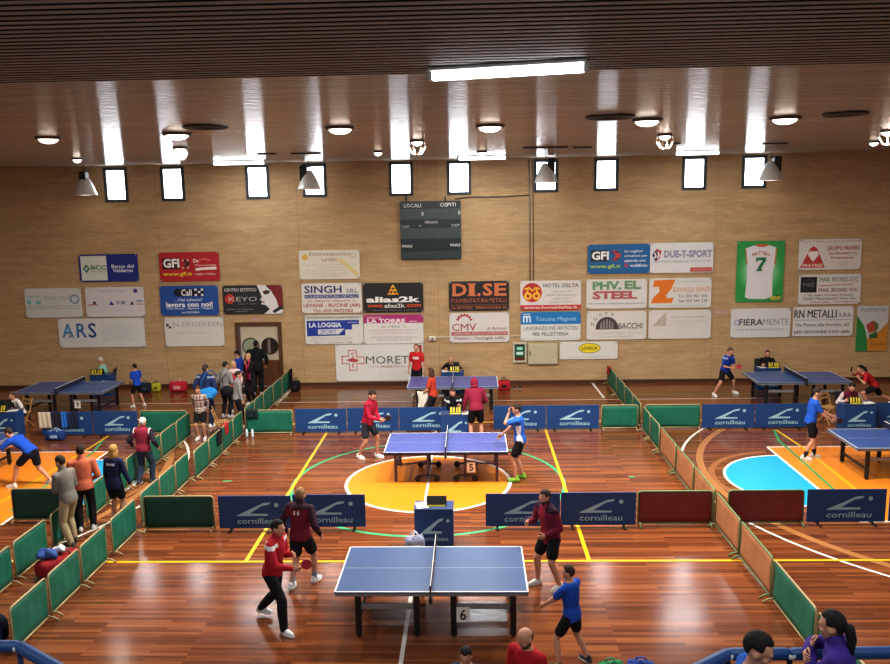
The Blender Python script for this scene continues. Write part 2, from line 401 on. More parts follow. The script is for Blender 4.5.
# ------------------------------------------------------------------ lights and ceiling fittings
def area(name, parent, size, power, col=(1, .93, .84), shape='DISK', sy=None, loc=(0, 0, 0), rot=(0, 0, 0)):
    l = bpy.data.lights.new(name, 'AREA'); l.shape = shape; l.size = size; l.energy = power; l.color = col
    if sy: l.size_y = sy
    o = bpy.data.objects.new(name, l); COL.objects.link(o); o.parent = parent; o.location = loc; o.rotation_euler = rot
    return o
LIT = mat('FFF3E4', emit=7.0); LITT = mat('F6FBFF', emit=9.0); DIM = mat('FFF0DE', emit=4.0)
STEEL = mat('8A8C8E', rough=.35, metal=.8); DARK = mat('1C1D1E', rough=.5); BLK = mat('141414', rough=.6)
LK = 4.0
def downlight(px, py, r, lit, power, label):
    p = G(px, py, ZC)
    t = empty('ceiling_downlight', (p[0], p[1], ZC), 0, label, 'ceiling light', 'round lamps in the slatted ceiling')
    MB().lathe([(r*.8, .0), (r*.84, -.05), (r*1.0, -.055), (r*1.14, -.03), (r*1.16, .01)], 28).obj('trim_ring', mat('3A342E', rough=.4), t, True)
    MB().ell((0, 0, -.035), (r*.86, r*.86, .10), nu=22, nv=8).obj('lens', LIT if lit else DIM, t, True)
    area('lamp', t, r*1.6, power*LK, loc=(0, 0, -.15))
    return t
rowA = [(48, 137), (177, 133), (340, 127), (490, 125), (647, 119), (785, 117)]
for i, (x, y) in enumerate(rowA):
    downlight(x, y, .25 if i else .22, i > 0, 95, 'large round ceiling lamp, %s from the left in the nearest row of lamps' % ORD[i])
rowB = [((180, 147), 'round lamp with a glass globe just behind the second large ceiling lamp'), ((417, 140), 'small round lamp hung with wires above the dark scoreboard'), ((665, 134), 'small round ceiling lamp with a wire cage between the two large bright lamps'), ((888, 130), 'round ceiling lamp cut by the picture edge near the right wall')]
for i, ((x, y), lb) in enumerate(rowB):
    t = downlight(x, y, .15, True, 45, lb)
    m = MB()
    for k in range(6):
        a = k*PI/3; m.tube([(.16*math.cos(a), .16*math.sin(a), 0), (.19*math.cos(a), .19*math.sin(a), -.16), (.11*math.cos(a), .11*math.sin(a), -.30), (0, 0, -.33)], .008, 5)
    m.obj('wire_guard', mat('C9C4BC', rough=.3, metal=.7), t)
    if i == 0: MB().ell((0, 0, -.16), (.17, .17, .15), nu=18, nv=10).obj('globe', mat('FFFFFF', rough=.05, emit=1.2), t, True)
for (x, y), lb in (((77, 158), 'small round ceiling lamp above the bell lamp by the left wall'), ((482, 151), 'dim small ceiling lamp above the middle tube light'), ((378, 151), 'dim small ceiling lamp before the window over the scoreboard'), ((874, 141), 'small dim lamp in the ceiling, last before the right wall')):
    downlight(x, y, .13, (x == 77), 4, lb)
def tube_light(p0, p1, r, label, power, grp='tube lights'):
    p0 = np.array(p0); p1 = np.array(p1); c = (p0+p1)/2; L = np.linalg.norm(p1-p0); rz = math.atan2(p1[1]-p0[1], p1[0]-p0[0])
    t = empty('fluorescent_light', c, rz, label, 'tube light', grp)
    MB().rbox((-L/2, -.10, .03), (L/2, .10, ZC-c[2]-.006), .01).obj('housing', mat('D8D8D4', rough=.5), t)
    MB().capsule((-L/2+r, 0, -.02), (L/2-r, 0, -.02), r, r, 10).obj('diffuser', LITT, t, True)
    for s in (-1, 1): MB().box((s*L/2-.03, -.05, -.06), (s*L/2+.03, .05, .05)).obj('end_cap', mat('B8B8B4'), t)
    area('lamp', t, L, power*1.5, (.93, .97, 1), 'RECTANGLE', .12, (0, 0, -.14))
a, b = G(430, 75, 7.53), G(587, 66, 7.53); tube_light(a, b, .045, 'long bright tube light under the slats, nearest the camera', 70)
for (q0, q1), nm in (((( 213, 163), (265, 162)), 'thin tube light above the third window from the left wall'), (((458, 158), (507, 156)), 'thin tube light above the window to the side of the scoreboard'), (((675, 153), (725, 151)), 'thin tube light at the wall above the ninth window')):
    a, b = G(*q0, 7.54), G(*q1, 7.54); b = np.array([b[0], a[1], a[2]]); d = min(a[1], 26.7)-a[1]; a[1] += d; b[1] += d
    tube_light(a, b, .045, nm, 35)
for X, Y, pw in ((-9, 1.5, 120), (-3, 3.5, 90), (3.5, 3.5, 90), (9.5, 1.5, 120), (-13, 8, 110), (14, 8, 110)):  # unseen tube fixtures added as fill for the near floor and sides
    if Y < 5 or abs(X) > 12:
        tube_light((X-.85, Y, 7.53), (X+.85, Y, 7.53), .055, 'tube light under the slats above the gallery, outside the picture', pw, 'tube lights above the gallery')
def disc_vent(px, py, r, label):
    p = G(px, py, ZC); t = empty('air_diffuser', (p[0], p[1], ZC-.012), 0, label, 'air vent', 'round air vents')
    m = MB()
    for k in range(4):
        q = r*(1-k*.22); m.lathe([(q, 0), (q*1.02, -.02), (q*.92, -.03), (q*.86, -.02), (q*.84, .0)], 30)
    m.obj('cone_rings', mat('2A2622', rough=.5), t, True)
    MB().lathe([(0, -.015), (r*.95, -.012)], 24).obj('back_plate', BLK, t)
disc_vent(205, 126, .40, 'dark round air vent beside the second large ceiling lamp'); disc_vent(610, 116, .42, 'dark round air vent beside the fifth large ceiling lamp'); disc_vent(845, 113, .38, 'dark round air vent next to the last large ceiling lamp')
for (x, y, L), lb in (((267, 153.5, .5), 'dark slot vent above the third window from the left wall'), ((306, 153, .8), 'dark slot vent above the fourth window from the left wall'), ((545, 147, 1.2), 'long dark slot vent above the window beside the cables'), ((672, 143, .4), 'short dark slot vent by the caged lamp'), ((582, 147, .5), 'dark slot vent before the eighth window'), ((775, 143, .6), 'dark slot vent above the last window')):
    p = G(x, y, ZC); m = MB(); m.rbox((-L/2, -.12, -.035), (L/2, .12, 0), .01)
    o = m.obj('slot_vent', DARK, None, loc=(p[0], min(p[1], 26.7), ZC)); tag(o, lb, 'air vent', 'slot vents')
# bell-shaped sports lamps hanging near the wall
def bell(px, py, label, side=1, tilt=.15):
    p = A(px, py, 26.2)
    t = empty('bell_lamp', p, 0, label, 'hanging lamp', 'bell lamps by the wall')
    prof = [(.08, .30), (.12, .28), (.19, .16), (.28, -.02), (.36, -.26), (.375, -.30), (.36, -.295), (.27, -.03), (.17, .13), (.1, .24)]
    MB().lathe(prof, 26).obj('reflector', mat('DAD8D4', rough=.3, metal=.25), t, True)
    MB().ell((0, 0, -.27), (.34, .34, .03), nu=22, nv=6).obj('lens', mat('FFF6EA', emit=3.0), t, True)
    MB().rbox((side*.16-.11, -.16, -.05), (side*.16+.11, .10, .46), .02).obj('ballast_box', DARK, t)
    m = MB(); m.tube([(0, 0, .3), (0, 0, ZC-p[2])], .015, 6); m.box((-.1, -.02, .40), (.1, .02, .44)); m.obj('hanger', DARK, t)
bell(85, 186, 'bell-shaped hanging lamp before bare brick near the first window', 0)
bell(309, 180, 'bell-shaped hanging lamp covering part of the fourth window', -1)
bell(546, 173, 'bell-shaped hanging lamp covering part of the seventh window', 1)
bell(771, 171, 'bell-shaped hanging lamp covering part of the last window', 1)

# ------------------------------------------------------------------ wall fittings
p0, p1 = A(400, 201.5, YW), A(461.5, 258.5, YW)
sb = empty('scoreboard', (p0[0], YW, p1[2]), 0, 'dark rectangular electronic scoreboard high on the brick wall', 'scoreboard')
w, h = p1[0]-p0[0], p0[2]-p1[2]
pr = Print(w, h, y=-.14, base=False, step=.001)
MB().rbox((0, -.13, 0), (w, -.004, h), .01).obj('case', mat('1B2A2E', rough=.4), sb)
pr.r(0, 0, 1, 1, '1B2A2E'); pr.r(.0, .13, 1, .31, '3E4E50'); pr.r(.0, .46, 1, .64, '42504F'); pr.r(0, .86, 1, .99, '2F4144')
for k in range(14): pr.r(.05+k*.068, .14, .054+k*.068, .3, '27363A'); pr.r(.05+k*.068, .47, .054+k*.068, .63, '27363A')
pr.t('LOCALI', .07, .04, .35, .105, 'E2E6E4', .01); pr.t('OSPITI', .66, .035, .92, .10, 'E2E6E4', .01)
pr.t('0', .355, .18, .39, .25, 'D8DAD8', .02); pr.t('0', .955, .17, .99, .24, 'D8DAD8', .02)
pr.t('PERIODO', .41, .34, .62, .385, 'C9CDCB', .01); pr.t('T.OUT', .02, .41, .15, .455, 'C9CDCB', .01); pr.t('T.OUT', .84, .40, .98, .445, 'C9CDCB', .01); pr.r(.31, .41, .35, .43, '9AA09E')
pr.t('PANALE', .02, .745, .19, .79, 'E2E6E4', .02); pr.t('PANALE', .82, .735, .985, .78, 'E2E6E4', .02)
pr.mb.obj('face', pr.mats(.3), sb)
MB().box((.1*w, -.08, h), (.12*w, -.02, h+.25)).obj('bracket', DARK, sb); MB().box((.74*w, -.08, h), (.76*w, -.02, h+.12)).obj('bracket', DARK, sb)
def wallbox_thing(name, x0, y0, x1, y1, d, label, cat):
    a, b = A(x0, y0, YW), A(x1, y1, YW)
    return empty(name, (a[0], YW-.004, b[2]), 0, label, cat), b[0]-a[0], a[2]-b[2]
t, w, h = wallbox_thing('exit_sign_box', 512.5, 342, 526.5, 362, .12, 'small beige wall box with green and white first aid sign', 'sign')
MB().rbox((0, -.12, 0), (w, 0, h), .02).obj('case', mat('C3BFA8'), t)
pr = Print(w, h, y=-.125, base=False); pr.r(.14, .08, .86, .88, '1F3B30'); pr.r(.2, .18, .8, .68, '1E6A52'); pr.r(.3, .22, .7, .36, 'A8DCCB'); pr.r(.26, .46, .74, .6, 'C8EADF'); pr.r(.2, .74, .8, .84, '7A2A22'); pr.mb.obj('sign_face', pr.mats(.3), t)
t, w, h = wallbox_thing('electrical_cabinet', 527.5, 343, 557.5, 363.5, .14, 'beige metal electrical cabinet on the wall under the blue and white banner', 'cabinet')
MB().rbox((0, -.14, 0), (w, 0, h), .02).obj('case', mat('B5B096', rough=.45), t); d = MB().rbox((.03, -.155, .03), (w-.03, -.14, h-.03), .01).obj('door', mat('BDB89E', rough=.45), t)
MB().rbox((.06, -.18, h*.45), (.09, -.155, h*.65), .008).obj('handle', DARK, d)
def wall_pipe(name, pts, r, c, label, cat='pipe'):
    m = MB().tube([(A(x, y, YW)[0], YW-r, A(x, y, YW)[2]) for x, y in pts], r, 8); tag(m.obj(name, mat(c, rough=.5), None, True), label, cat)
wall_pipe('conduit_pipe', [(428, 337.5), (450, 337), (480, 336.7), (522, 336)], .021, 'CFCBB8', 'pale conduit running level along the wall behind the banners')
wall_pipe('cable', [(529, 160), (529.5, 200), (530, 281)], .022, '8A8478', 'upright grey cable pipe from ceiling down to the round-logo banner')
wall_pipe('cable', [(532.5, 160), (533, 200), (533.5, 281)], .018, '75706A', 'thinner grey cable pipe, on the far side of its twin beside the seventh window')
wall_pipe('cable', [(455, 199), (470, 197), (500, 196.8), (530, 195)], .02, '5A544C', 'thin dark cable running from scoreboard to the upright pipes')
p = A(432.5, 337.5, YW); t = empty('wall_sensor', (p[0], YW, p[2]), 0, 'small white sensor box at the end of the pale conduit', 'sensor')
MB().rbox((-.12, -.16, -.09), (.12, 0, .06), .03).obj('case', mat('D6D2C4'), t); MB().cyl((0, -.16, -.02), (0, -.19, -.02), .03).obj('eye', DARK, t)
for (x, y), lb in (((257, 319.5), 'small faded pink paper strip above the double door'), ((720, 312), 'small faded pink paper strip between two white banners')):
    p = A(x, y, YW); o = MB().box((-.16, -.006, -.05), (.16, 0, .05)).obj('paper_strip', mat('C49A9A'), None, loc=(p[0], YW, p[2])); tag(o, lb, 'paper')

# ------------------------------------------------------------------ sponsor banners
EYE = mat('B9BBBC', rough=.3, metal=.9)
def banner(box, label, back, fn, name='wall_banner', cat='banner'):
    x0, y0, x1, y1 = box
    c = A((x0+x1)/2, (y0+y1)/2, YW); l = A(x0, (y0+y1)/2, YW); r = A(x1, (y0+y1)/2, YW); tp = A((x0+x1)/2, y0, YW); bt = A((x0+x1)/2, y1, YW)
    w, h = r[0]-l[0], tp[2]-bt[2]
    t = empty(name, (l[0], YW-.05, bt[2]), 0, label, cat, 'sponsor banners on the brick wall')
    p = Print(w, h, y=-.006, back=back); fn(p)
    p.mb.obj('sheet', p.mats(.5), t)
    if w > 1.5:
        for u in (.02, .98):
            for v in (.03, .97): MB().lathe([(.012, 0), (.022, .006), (.03, 0)], 10).obj('eyelet', EYE, t, True, (u*w, -.03, v*h))
    for ch in t.children:
        if ch.name.startswith('eyelet'): ch.rotation_euler = (PI/2, 0, 0)
    return t
W_ = 'D9D8D2'
def greytext(p, rows, col='A9ABAC'):
    for u0, v0, u1, v1, s in rows: p.t(s, u0, v0, u1, v1, col)
def f(p):
    p.r(.03, .06, .47, .95, 'DCE2D6'); p.poly([(.06, .52), (.12, .36), (.18, .52), (.12, .68)], '1E7A6A'); p.poly([(.095, .52), (.12, .45), (.145, .52), (.12, .59)], 'D6DED8')
    p.t('BCC', .2, .40, .46, .56, '2F7F4A', .03); p.t('CREDITO COOPERATIVO', .2, .6, .46, .65, '7A9A88'); p.t('Banca del', .55, .38, .93, .51, 'E6EAF2', .02); p.t('Valdarno', .57, .53, .91, .66, 'E6EAF2', .02)
banner((80, 254, 138.8, 281.5), 'royal blue banner whose near half is a white panel with a green logo', '1D2F86', f)
def f(p):
    p.r(.03, .25, .28, .28, '8CC4CC'); p.r(.04, .32, .12, .40, 'B4D8DA'); p.r(.04, .42, .1, .54, '7EC0C4'); p.r(.2, .42, .28, .54, '7EC0C4'); p.r(.1, .45, .2, .52, 'C2DEDE')
    p.ring(.88, .38, .13, .16, '5B86B8'); p.ring(.88, .38, .09, .105, '8FAAC8'); p.t('MISERICORDIA', .36, .29, .8, .34, '8A9AA6'); p.t('studio medico', .4, .37, .76, .41, 'A4AEB4')
    p.r(.03, .60, .97, .615, '9AA6AA'); p.t('ambulatorio specialistico diagnostica fisioterapia', .03, .66, .96, .71, '8E9698')
banner((26, 288, 82.5, 317.3), 'white banner with pale teal block and a round blue seal, lowest-left of its cluster', 'D6D8D4', f)
def f(p):
    p.t('SEDE DI MONTEVARCHI', .28, .10, .7, .16, 'A2A6B2'); p.t('associazione sportiva', .36, .2, .66, .24, 'B6BAC2'); p.disc(.86, .13, .075, '5A4A92')
    p.line([(.03, .6), (.1, .58), (.2, .6)], .03, 'B84A4A'); p.disc(.15, .52, .05, '3C3030'); p.disc(.31, .5, .04, 'B8D4DC'); p.poly([(.4, .6), (.43, .46), (.49, .6)], '2F55A4'); p.r(.53, .46, .57, .58, '9AA0B0'); p.r(.6, .46, .68, .58, '9AA0B0'); p.poly([(.76, .6), (.79, .46), (.82, .6)], '302A2A'); p.r(.87, .45, .98, .5, '8894B4'); p.r(.87, .56, .98, .6, 'C49A8A')
    p.t('con il contributo di', .28, .76, .7, .8, 'B6B8BC')
banner((86.5, 287, 145, 316.5), 'white banner with one row of tiny coloured emblems across its middle', 'D9D6D8', f)
def f(p):
    p.t('A', .04, .17, .18, .66, '3F8FC0', .015); p.t('R', .21, .17, .33, .66, '3C6CA8', .015); p.t('S', .345, .16, .44, .67, '2E4C86', .015); p.poly([(.1, .66), (.14, .5), (.18, .66)], '9A9CA0')
    p.t('M  I  L  A  N  O', .12, .74, .34, .79, 'A2B4C4')
    for k in range(7): p.t(['servizi per il lavoro', 'agenzia di viaggi e turismo', 'consulenza assicurativa', 'filiale di Montevarchi via Roma', 'formazione per aziende e privati', 'tel e fax', 'informazioni'][k], .5, .2+k*.085, [.85, .92, .86, .96, .97, .8, .9][k], .24+k*.085, 'B4B8BE')
banner((59.5, 318, 145.5, 347), 'wide white banner with three big blue letters, lowest of its cluster', 'DBDCDA', f)
def f(p):
    p.r(.05, .20, .34, .58, '2A1A18'); p.t('GFI', .065, .22, .335, .53, 'F4EEEA', .035)
    p.poly([(.37, .25), (.44, .25), (.52, .38), (.44, .54), (.37, .54), (.45, .4)], '3A2220')
    for u, v in ((.38, .25), (.46, .25), (.38, .50), (.46, .50)): p.r(u, v, u+.035, v+.06, 'E2A49A')
    p.t('www.gfi.it', .05, .68, .54, .84, 'F0D030', .02); p.t('Da', .57, .24, .66, .36, 'F0DAD6', .03); p.line([(.67, .28), (.76, .24), (.86, .3)], .05, 'D87068'); p.t('Tecnologia', .59, .42, .95, .50, 'EDD8D4', .01); p.line([(.6, .6), (.75, .57), (.95, .56)], .09, 'F2E6E2'); p.t('in Italia', .58, .72, .72, .79, 'F0DAD6', .01); p.t('e Online', .74, .72, .92, .79, 'F0DAD6', .01)
banner((160, 252, 220, 281), 'red banner with white block letters and a yellow web address', 'B3202C', f)
def f(p):
    p.r(.27, .10, .76, .36, '101826'); p.disc(.3, .23, .12, '101826'); p.t('Call', .37, .12, .55, .34, 'F4F4F4', .02)
    for u, v in ((.6, .1), (.66, .18), (.71, .1), (.6, .28), (.71, .28)): p.r(u, v, u+.04, v+.07, 'E8E8EC')
    p.t('...Hai talento?', .26, .42, .72, .52, 'E4E8F2', .015); p.t('lavora con noi!', .10, .54, .9, .71, 'F2F4F8', .03); p.t('Call Center - Agenzie - Negozi', .11, .72, .9, .81, 'DCE2F0', .015); p.t('tel 0559060', .36, .86, .66, .93, 'E4E8F2', .015)
banner((160.8, 285.5, 219, 315.2), 'mid blue banner with white slogan and a black capsule at its top', '2353A0', f)
def f(p):
    p.poly([(.03, .34), (.12, .34), (.03, .17)], '26282A'); p.disc(.075, .3, .08, '2A2C2E'); p.r(.075, .22, .12, .3, 'D6D6D2'); p.r(.03, .3, .075, .38, 'D6D6D2')
    p.t('N ERISEREEN', .15, .15, .98, .31, 'A4A6AA', -.008); p.t('tendaggi e complementi di arredo', .2, .5, .76, .56, 'AEB0B2')
banner((165.5, 317.3, 224.5, 346), 'white banner with small black mark and wide thin grey capitals', 'DBDAD4', f)
def f(p):
    p.t('CENTRO ESTETICO', .03, .10, .57, .21, 'D8D4D0', .012); p.ring(.115, .47, .11, .17, 'C43A30'); p.disc(.115, .47, .11, 'B8362E'); p.t('KEYO', .1, .40, .57, .55, 'C8C6C2', -.005); p.t('Beauty  &  Relax', .25, .62, .56, .67, '9A9896')
    p.t('Via Roma 12 Terranuova', .05, .80, .5, .85, 'A8A6A4'); p.t('tel 055 9738', .2, .88, .4, .93, 'A8A6A4')
    p.poly([(.76, .0), (1, .0), (1, .72), (.94, .78), (.9, .5), (.83, .25)], '7E2226')
    p.poly([(.58, .0), (.72, .0), (.82, .22), (.9, .52), (.93, .8), (1, .85), (1, 1), (.68, 1), (.78, .84), (.72, .7), (.64, .66), (.66, .56), (.62, .5), (.66, .42), (.62, .2)], 'DEDCDC')
    p.poly([(.67, .22), (.73, .17), (.8, .2), (.78, .3), (.7, .33)], '45242C'); p.poly([(.65, .58), (.7, .56), (.69, .63)], '9A3034')
    p.poly([(.82, .9), (.93, .76), (1, .74), (1, .82), (.92, .9), (.86, .98)], '22262A')
banner((223.5, 285, 283, 313.8), 'dark banner with the white profile of a face and red hair', '26292C', f)
def f(p):
    p.disc(.1, .23, .1, 'D9AE3E'); p.ring(.9, .18, .07, .1, 'B8B4A8'); p.t('Elettromeccanica', .17, .06, .85, .19, 'A47E7E', .005); p.t('Landini', .37, .25, .62, .38, 'A47E7E', .005)
    for k, s in enumerate(('impianti elettrici civili ed industriali avvolgimenti', 'motori elettrici', 'vendita e riparazione pompe', 'automazioni', 'tel 055')): p.t(s, [.05, .3, .1, .2, .3][k], .49+k*.095, [.95, .7, .9, .8, .7][k], .53+k*.095, 'A8A6A0')
    p.poly([(.6, .3), (.7, .3), (.98, .8), (.98, .95), (.88, .8)], 'D8C690')
banner((299.5, 250, 360, 279), 'off-white banner with yellowish stain, uppermost of the cluster left of the scoreboard', 'D8D3C2', f)
def f(p):
    p.t('SINGH', .05, .08, .67, .33, '24306E', .02); p.t('SRL', .75, .19, .94, .33, '3A4478', .0); p.r(.05, .38, .95, .50, '26347C'); p.t('PULIMENTATURA METALLI', .07, .40, .93, .485, 'D0D4E2', .012)
    p.t('VIA UMBERTO TERRACINI, 16', .08, .565, .9, .635, 'A84C48', .005); p.t('LEVANE - BUCINE (AR)', .03, .68, .97, .83, 'A83430', .012); p.t('TEL 055 9872782', .18, .87, .85, .97, 'A84844', .008)
banner((302, 283, 362, 312.8), 'white banner with big dark blue name, blue strip and red lines of address', 'D8D6D0', f)
def f(p):
    for k, (u, v) in enumerate(((.5, .08), (.47, .2), (.53, .2), (.44, .32), (.5, .32), (.56, .32))): p.poly([(u-.04, v+.08), (u, v-.03), (u+.04, v+.08)], ['F0B428', 'E8A020', 'F0B428', 'D88C1C', 'F0B428', 'D88C1C'][k])
    p.t('alias2k', .05, .46, .95, .66, 'ECECEA', .04); p.t('www.', .07, .73, .34, .83, 'D8562C', .02); p.t('alias2k', .35, .70, .69, .84, 'E6E6E4', .012); p.t('.com', .70, .72, .96, .83, 'D8562C', .02); p.t('informatica  telefonia  assistenza', .15, .90, .9, .94, '8A8A88')
banner((363.3, 282.6, 423.4, 312.2), 'black banner with orange pyramid and white lower-case lettering', '1C1C1E', f)
def f(p):
    p.r(.02, .03, .97, .13, 'B8BCB4'); p.t('arredamenti per la casa e ufficio', .04, .045, .93, .115, '6A7280'); p.poly([(.03, .19), (.93, .17), (.93, .32), (.81, .33), (.81, .5), (.69, .5), (.69, .7), (.03, .72)], '1C3C9E')
    p.t('LA LOGGIA', .07, .25, .63, .42, 'E2E6F0', .035); p.poly([(.22, .49), (.68, .47), (.62, .58), (.58, .66), (.22, .66)], 'D8D8DC'); p.t('SPORT', .26, .51, .54, .64, '6E7EB8', .01); p.t('articoli', .74, .22, .9, .28, 'C8D0E4')
    for k in range(3): p.t(['viale Matteotti 12 Montevarchi', 'calcio basket volley tennis', 'tel'][k], .1, .76+k*.08, .8, .8+k*.08, 'A0A4A8')
banner((305.5, 314.8, 363.4, 343.8), 'white banner with a stepped blue block holding white letters', 'D9DAD4', f)
def f(p):
    p.r(0, 0, 1, .29, 'AE2F78'); p.t('tintoria', .06, .05, .3, .13, 'E6CCDA', .01); p.t('LA TORRE', .06, .14, .70, .285, 'F0E4EA', .035); p.r(.76, .22, .9, .25, 'E0B8CC')
    p.t('DI  MEINI  G.', .3, .38, .72, .44, '7A7C80'); p.t('LAVAGGIO ABBIGLIAMENTO SPORTIVO', .07, .51, .93, .56, 'C4A0AE'); p.t('TAPPETI TENDAGGI PELLE', .15, .6, .85, .65, 'C4A0AE'); p.t('VIA PACINOTTI 12 SAN GIOVANNI VALDARNO', .12, .75, .88, .79, '8E9094'); p.t('TELEFONO E FAX', .2, .84, .8, .88, '8E9094')
banner((364, 314.4, 423.5, 343.4), 'white banner with a magenta strip along its top', 'D9DAD6', f)
def f(p):
    a = 'B4343E'
    cross = [(.075, .32), (.15, .32), (.15, .16), (.24, .16), (.24, .34), (.325, .34), (.325, .52), (.24, .52), (.24, .70), (.155, .70), (.155, .52), (.075, .52), (.075, .315)]
    p.line(cross, .028, a); p.line([(.22, .22), (.18, .25), (.21, .33), (.17, .4), (.22, .47), (.19, .55), (.2, .64)], .03, 'C45058'); p.poly([(.12, .42), (.19, .36), (.27, .42), (.24, .48), (.17, .47)], 'B8444C')
    p.t('MORETTI', .345, .32, .955, .53, '5E6266', .004); p.t('WWW.', .37, .585, .5, .63, 'A89A9A'); p.t('MORETTI', .52, .585, .72, .635, 'B04A54', .01); p.t('SPA.COM', .73, .585, .9, .63, 'A89A9A')
    p.r(.955, .03, .985, .25, 'B02A2C')
banner((336, 344, 423.5, 380.5), 'largest white banner low on the wall with a red outlined cross', 'D9DBD8', f)
def f(p):
    o = 'D2784A'
    for s, u0, u1 in (('D', .06, .30), ('I', .335, .43), ('S', .565, .73), ('E', .76, .96)): p.t(s, u0, .07, u1, .50, o, .03)
    for u0, u1 in ((.31, .455), (.31, .455)): p.r(u0, .07, u1, .11, o); p.r(u0, .46, u1, .5, o)
    p.r(.05, .07, .12, .11, o); p.r(.05, .46, .12, .5, o); p.disc(.5, .45, .055, o); p.r(.75, .07, .8, .11, o); p.r(.75, .46, .8, .5, o)
    p.t('PULIMENTATURA METALLI', .04, .58, .96, .72, 'B8643C', .008); p.r(.02, .79, .98, .81, '8A5034'); p.t('Tel. 055 9172287   TERRANUOVA B.NI  AR', .04, .84, .96, .94, 'C07048', .01)
banner((449, 281, 508.8, 310.5), 'black banner with huge orange capitals above a line of small orange text', '1E1B20', f)
def f(p):
    a = '9A3A44'
    p.ring(.25, .30, .19, .23, 'B4343A', a0=.2, a1=PI-.2)
    for k in range(7):
        t = .3+k*.42; p.disc(.25+.25*(.5)*math.cos(t), .30-.25*math.sin(t), .035, 'B4343A', 8)
    p.t('CMV', .04, .36, .45, .60, 'A2424C', .0); p.t('. . .  di Arnaosi', .49, .48, .96, .57, '9A5A60', .005); p.r(.03, .635, .97, .76, 'B25258'); p.t('CARPENTERIA METALLICA DI PRECISIONE', .05, .655, .95, .74, 'E2C8C6', .01); p.t('Meleto - Cavriglia (AR)', .08, .81, .92, .92, '9A5A60', .008)
banner((449.6, 312.5, 509.2, 342), 'white banner with a dark red gear arch over red lettering', 'D9D6D2', f)
def f(p):
    p.disc(.195, .40, .335, 'C43A30'); p.disc(.195, .40, .29, 'B83428'); p.ring(.125, .52, .06, .13, 'F0C23A'); p.ring(.265, .52, .06, .13, 'F0C23A'); p.line([(.07, .28), (.15, .24), (.2, .34), (.25, .24), (.32, .28)], .06, 'F0C23A'); p.line([(.09, .46), (.13, .3)], .05, 'F0C23A'); p.line([(.3, .46), (.26, .3)], .05, 'F0C23A')
    p.t('HOTEL DELTA', .38, .10, .96, .23, '5A5C62', .006)
    for k, (u0, u1, s) in enumerate(((.52, .86, 'viale Diaz 137'), (.42, .92, '52025 Montevarchi'), (.53, .83, 'tel 055 901213'), (.47, .88, 'info@hoteldelta.it'))): p.t(s, u0, .34+k*.12, u1, .40+k*.12, '9A9CA2')
    p.r(0, .83, 1, 1, 'C03638'); p.t('www.hoteldelta.it', .06, .86, .94, .96, 'EAD6D2', .015)
banner((520.2, 280.4, 580.8, 309.6), 'white banner with a round red and yellow emblem and red bottom strip', 'D9D7D2', f)
def f(p):
    p.r(0, 0, 1, .43, '1C7CC0'); p.t('m', .04, .12, .17, .36, 'E4F0F8', .02); p.r(.045, .06, .16, .09, 'BFE0F4'); p.t('Toscana Magneti', .25, .17, .92, .36, 'A4D2EE', .004); p.t('LAVORAZIONE ARTICOLI', .05, .50, .95, .63, '7A7C84', .004); p.t('PER PELLETTERIA', .2, .71, .8, .83, '6A6C74', .008); p.t('Via Piave 12 Terranuova', .03, .91, .45, .95, 'A8AAB0'); p.t('magneti e fibbie', .55, .91, .97, .95, 'A8AAB0')
banner((520.6, 311.6, 580.4, 340.2), 'banner with bright blue upper band over white with grey capitals', 'D9DAD8', f)
def f(p):
    k = 34/100
    p.poly([(.515+.185*math.cos(t*PI/14), .37-.27*math.sin(t*PI/14)) for t in range(28)], 'E8D424'); p.line([(.515+.185*math.cos(t*PI/14), .37-.27*math.sin(t*PI/14)) for t in range(29)], .03, '6A6420'); p.t('LOGICA', .38, .28, .65, .46, '2E2E20', .02); p.r(.15, .86, .85, .88, 'A8AAA8')
banner((559.4, 341.3, 617.5, 358.8), 'low white banner with a yellow oval beside the beige cabinet', 'D8D9D4', f)
def f(p):
    p.r(.05, .2, .33, .58, '242428'); p.t('GFI', .065, .24, .34, .53, 'F2F2F0', .035); p.poly([(.37, .22), (.48, .22), (.54, .38), (.48, .56), (.37, .56), (.46, .4)], 'B83A40')
    for u, v in ((.38, .24), (.45, .24), (.38, .48), (.45, .48)): p.r(u, v, u+.04, v+.06, '3A3C50')
    p.t('www.gfi.it', .04, .68, .53, .84, 'B4D63A', .02); p.t('Le migliori', .59, .2, .88, .31, 'DCE8F2', .015); p.t('soluzioni per', .59, .36, .96, .46, 'DCE8F2', .015); p.t('aziende con', .59, .51, .93, .61, 'DCE8F2', .015); p.ring(.62, .72, .035, .065, 'C84A4A'); p.t('vodafone', .68, .67, .96, .78, 'E6EEF4', .015)
banner((587.4, 244, 649.6, 273.4), 'teal blue banner with white block letters and lime web address', '14629C', f)
def f(p):
    p.poly([(.03, .38), (.10, .19), (.18, .26), (.15, .5), (.09, .62)], 'B04850'); p.poly([(.03, .38), (.10, .24), (.12, .5), (.08, .6)], '2C3468'); p.line([(.07, .33), (.09, .42), (.07, .5)], .05, 'E8E6E4'); p.line([(.12, .3), (.14, .4), (.11, .5)], .05, 'E8E6E4')
    p.t('DUE-T-SPORT', .22, .25, .98, .49, '26306A', .03); p.t('DUE-T-SPORT', .225, .262, .975, .478, 'AEB4CC', -.012); p.t('Scarpe  Palloni  Abbigliamento  Premiazioni  AR', .04, .57, .96, .66, '9A9CA4'); p.r(.64, .83, .98, .97, 'C04A42'); p.t('www.duetsport.it', .67, .87, .95, .94, 'E4C4BC')
banner((649.8, 242.6, 712.8, 272.6), 'white banner with dark blue outlined letters beside the teal blue one', 'DADADA', f)
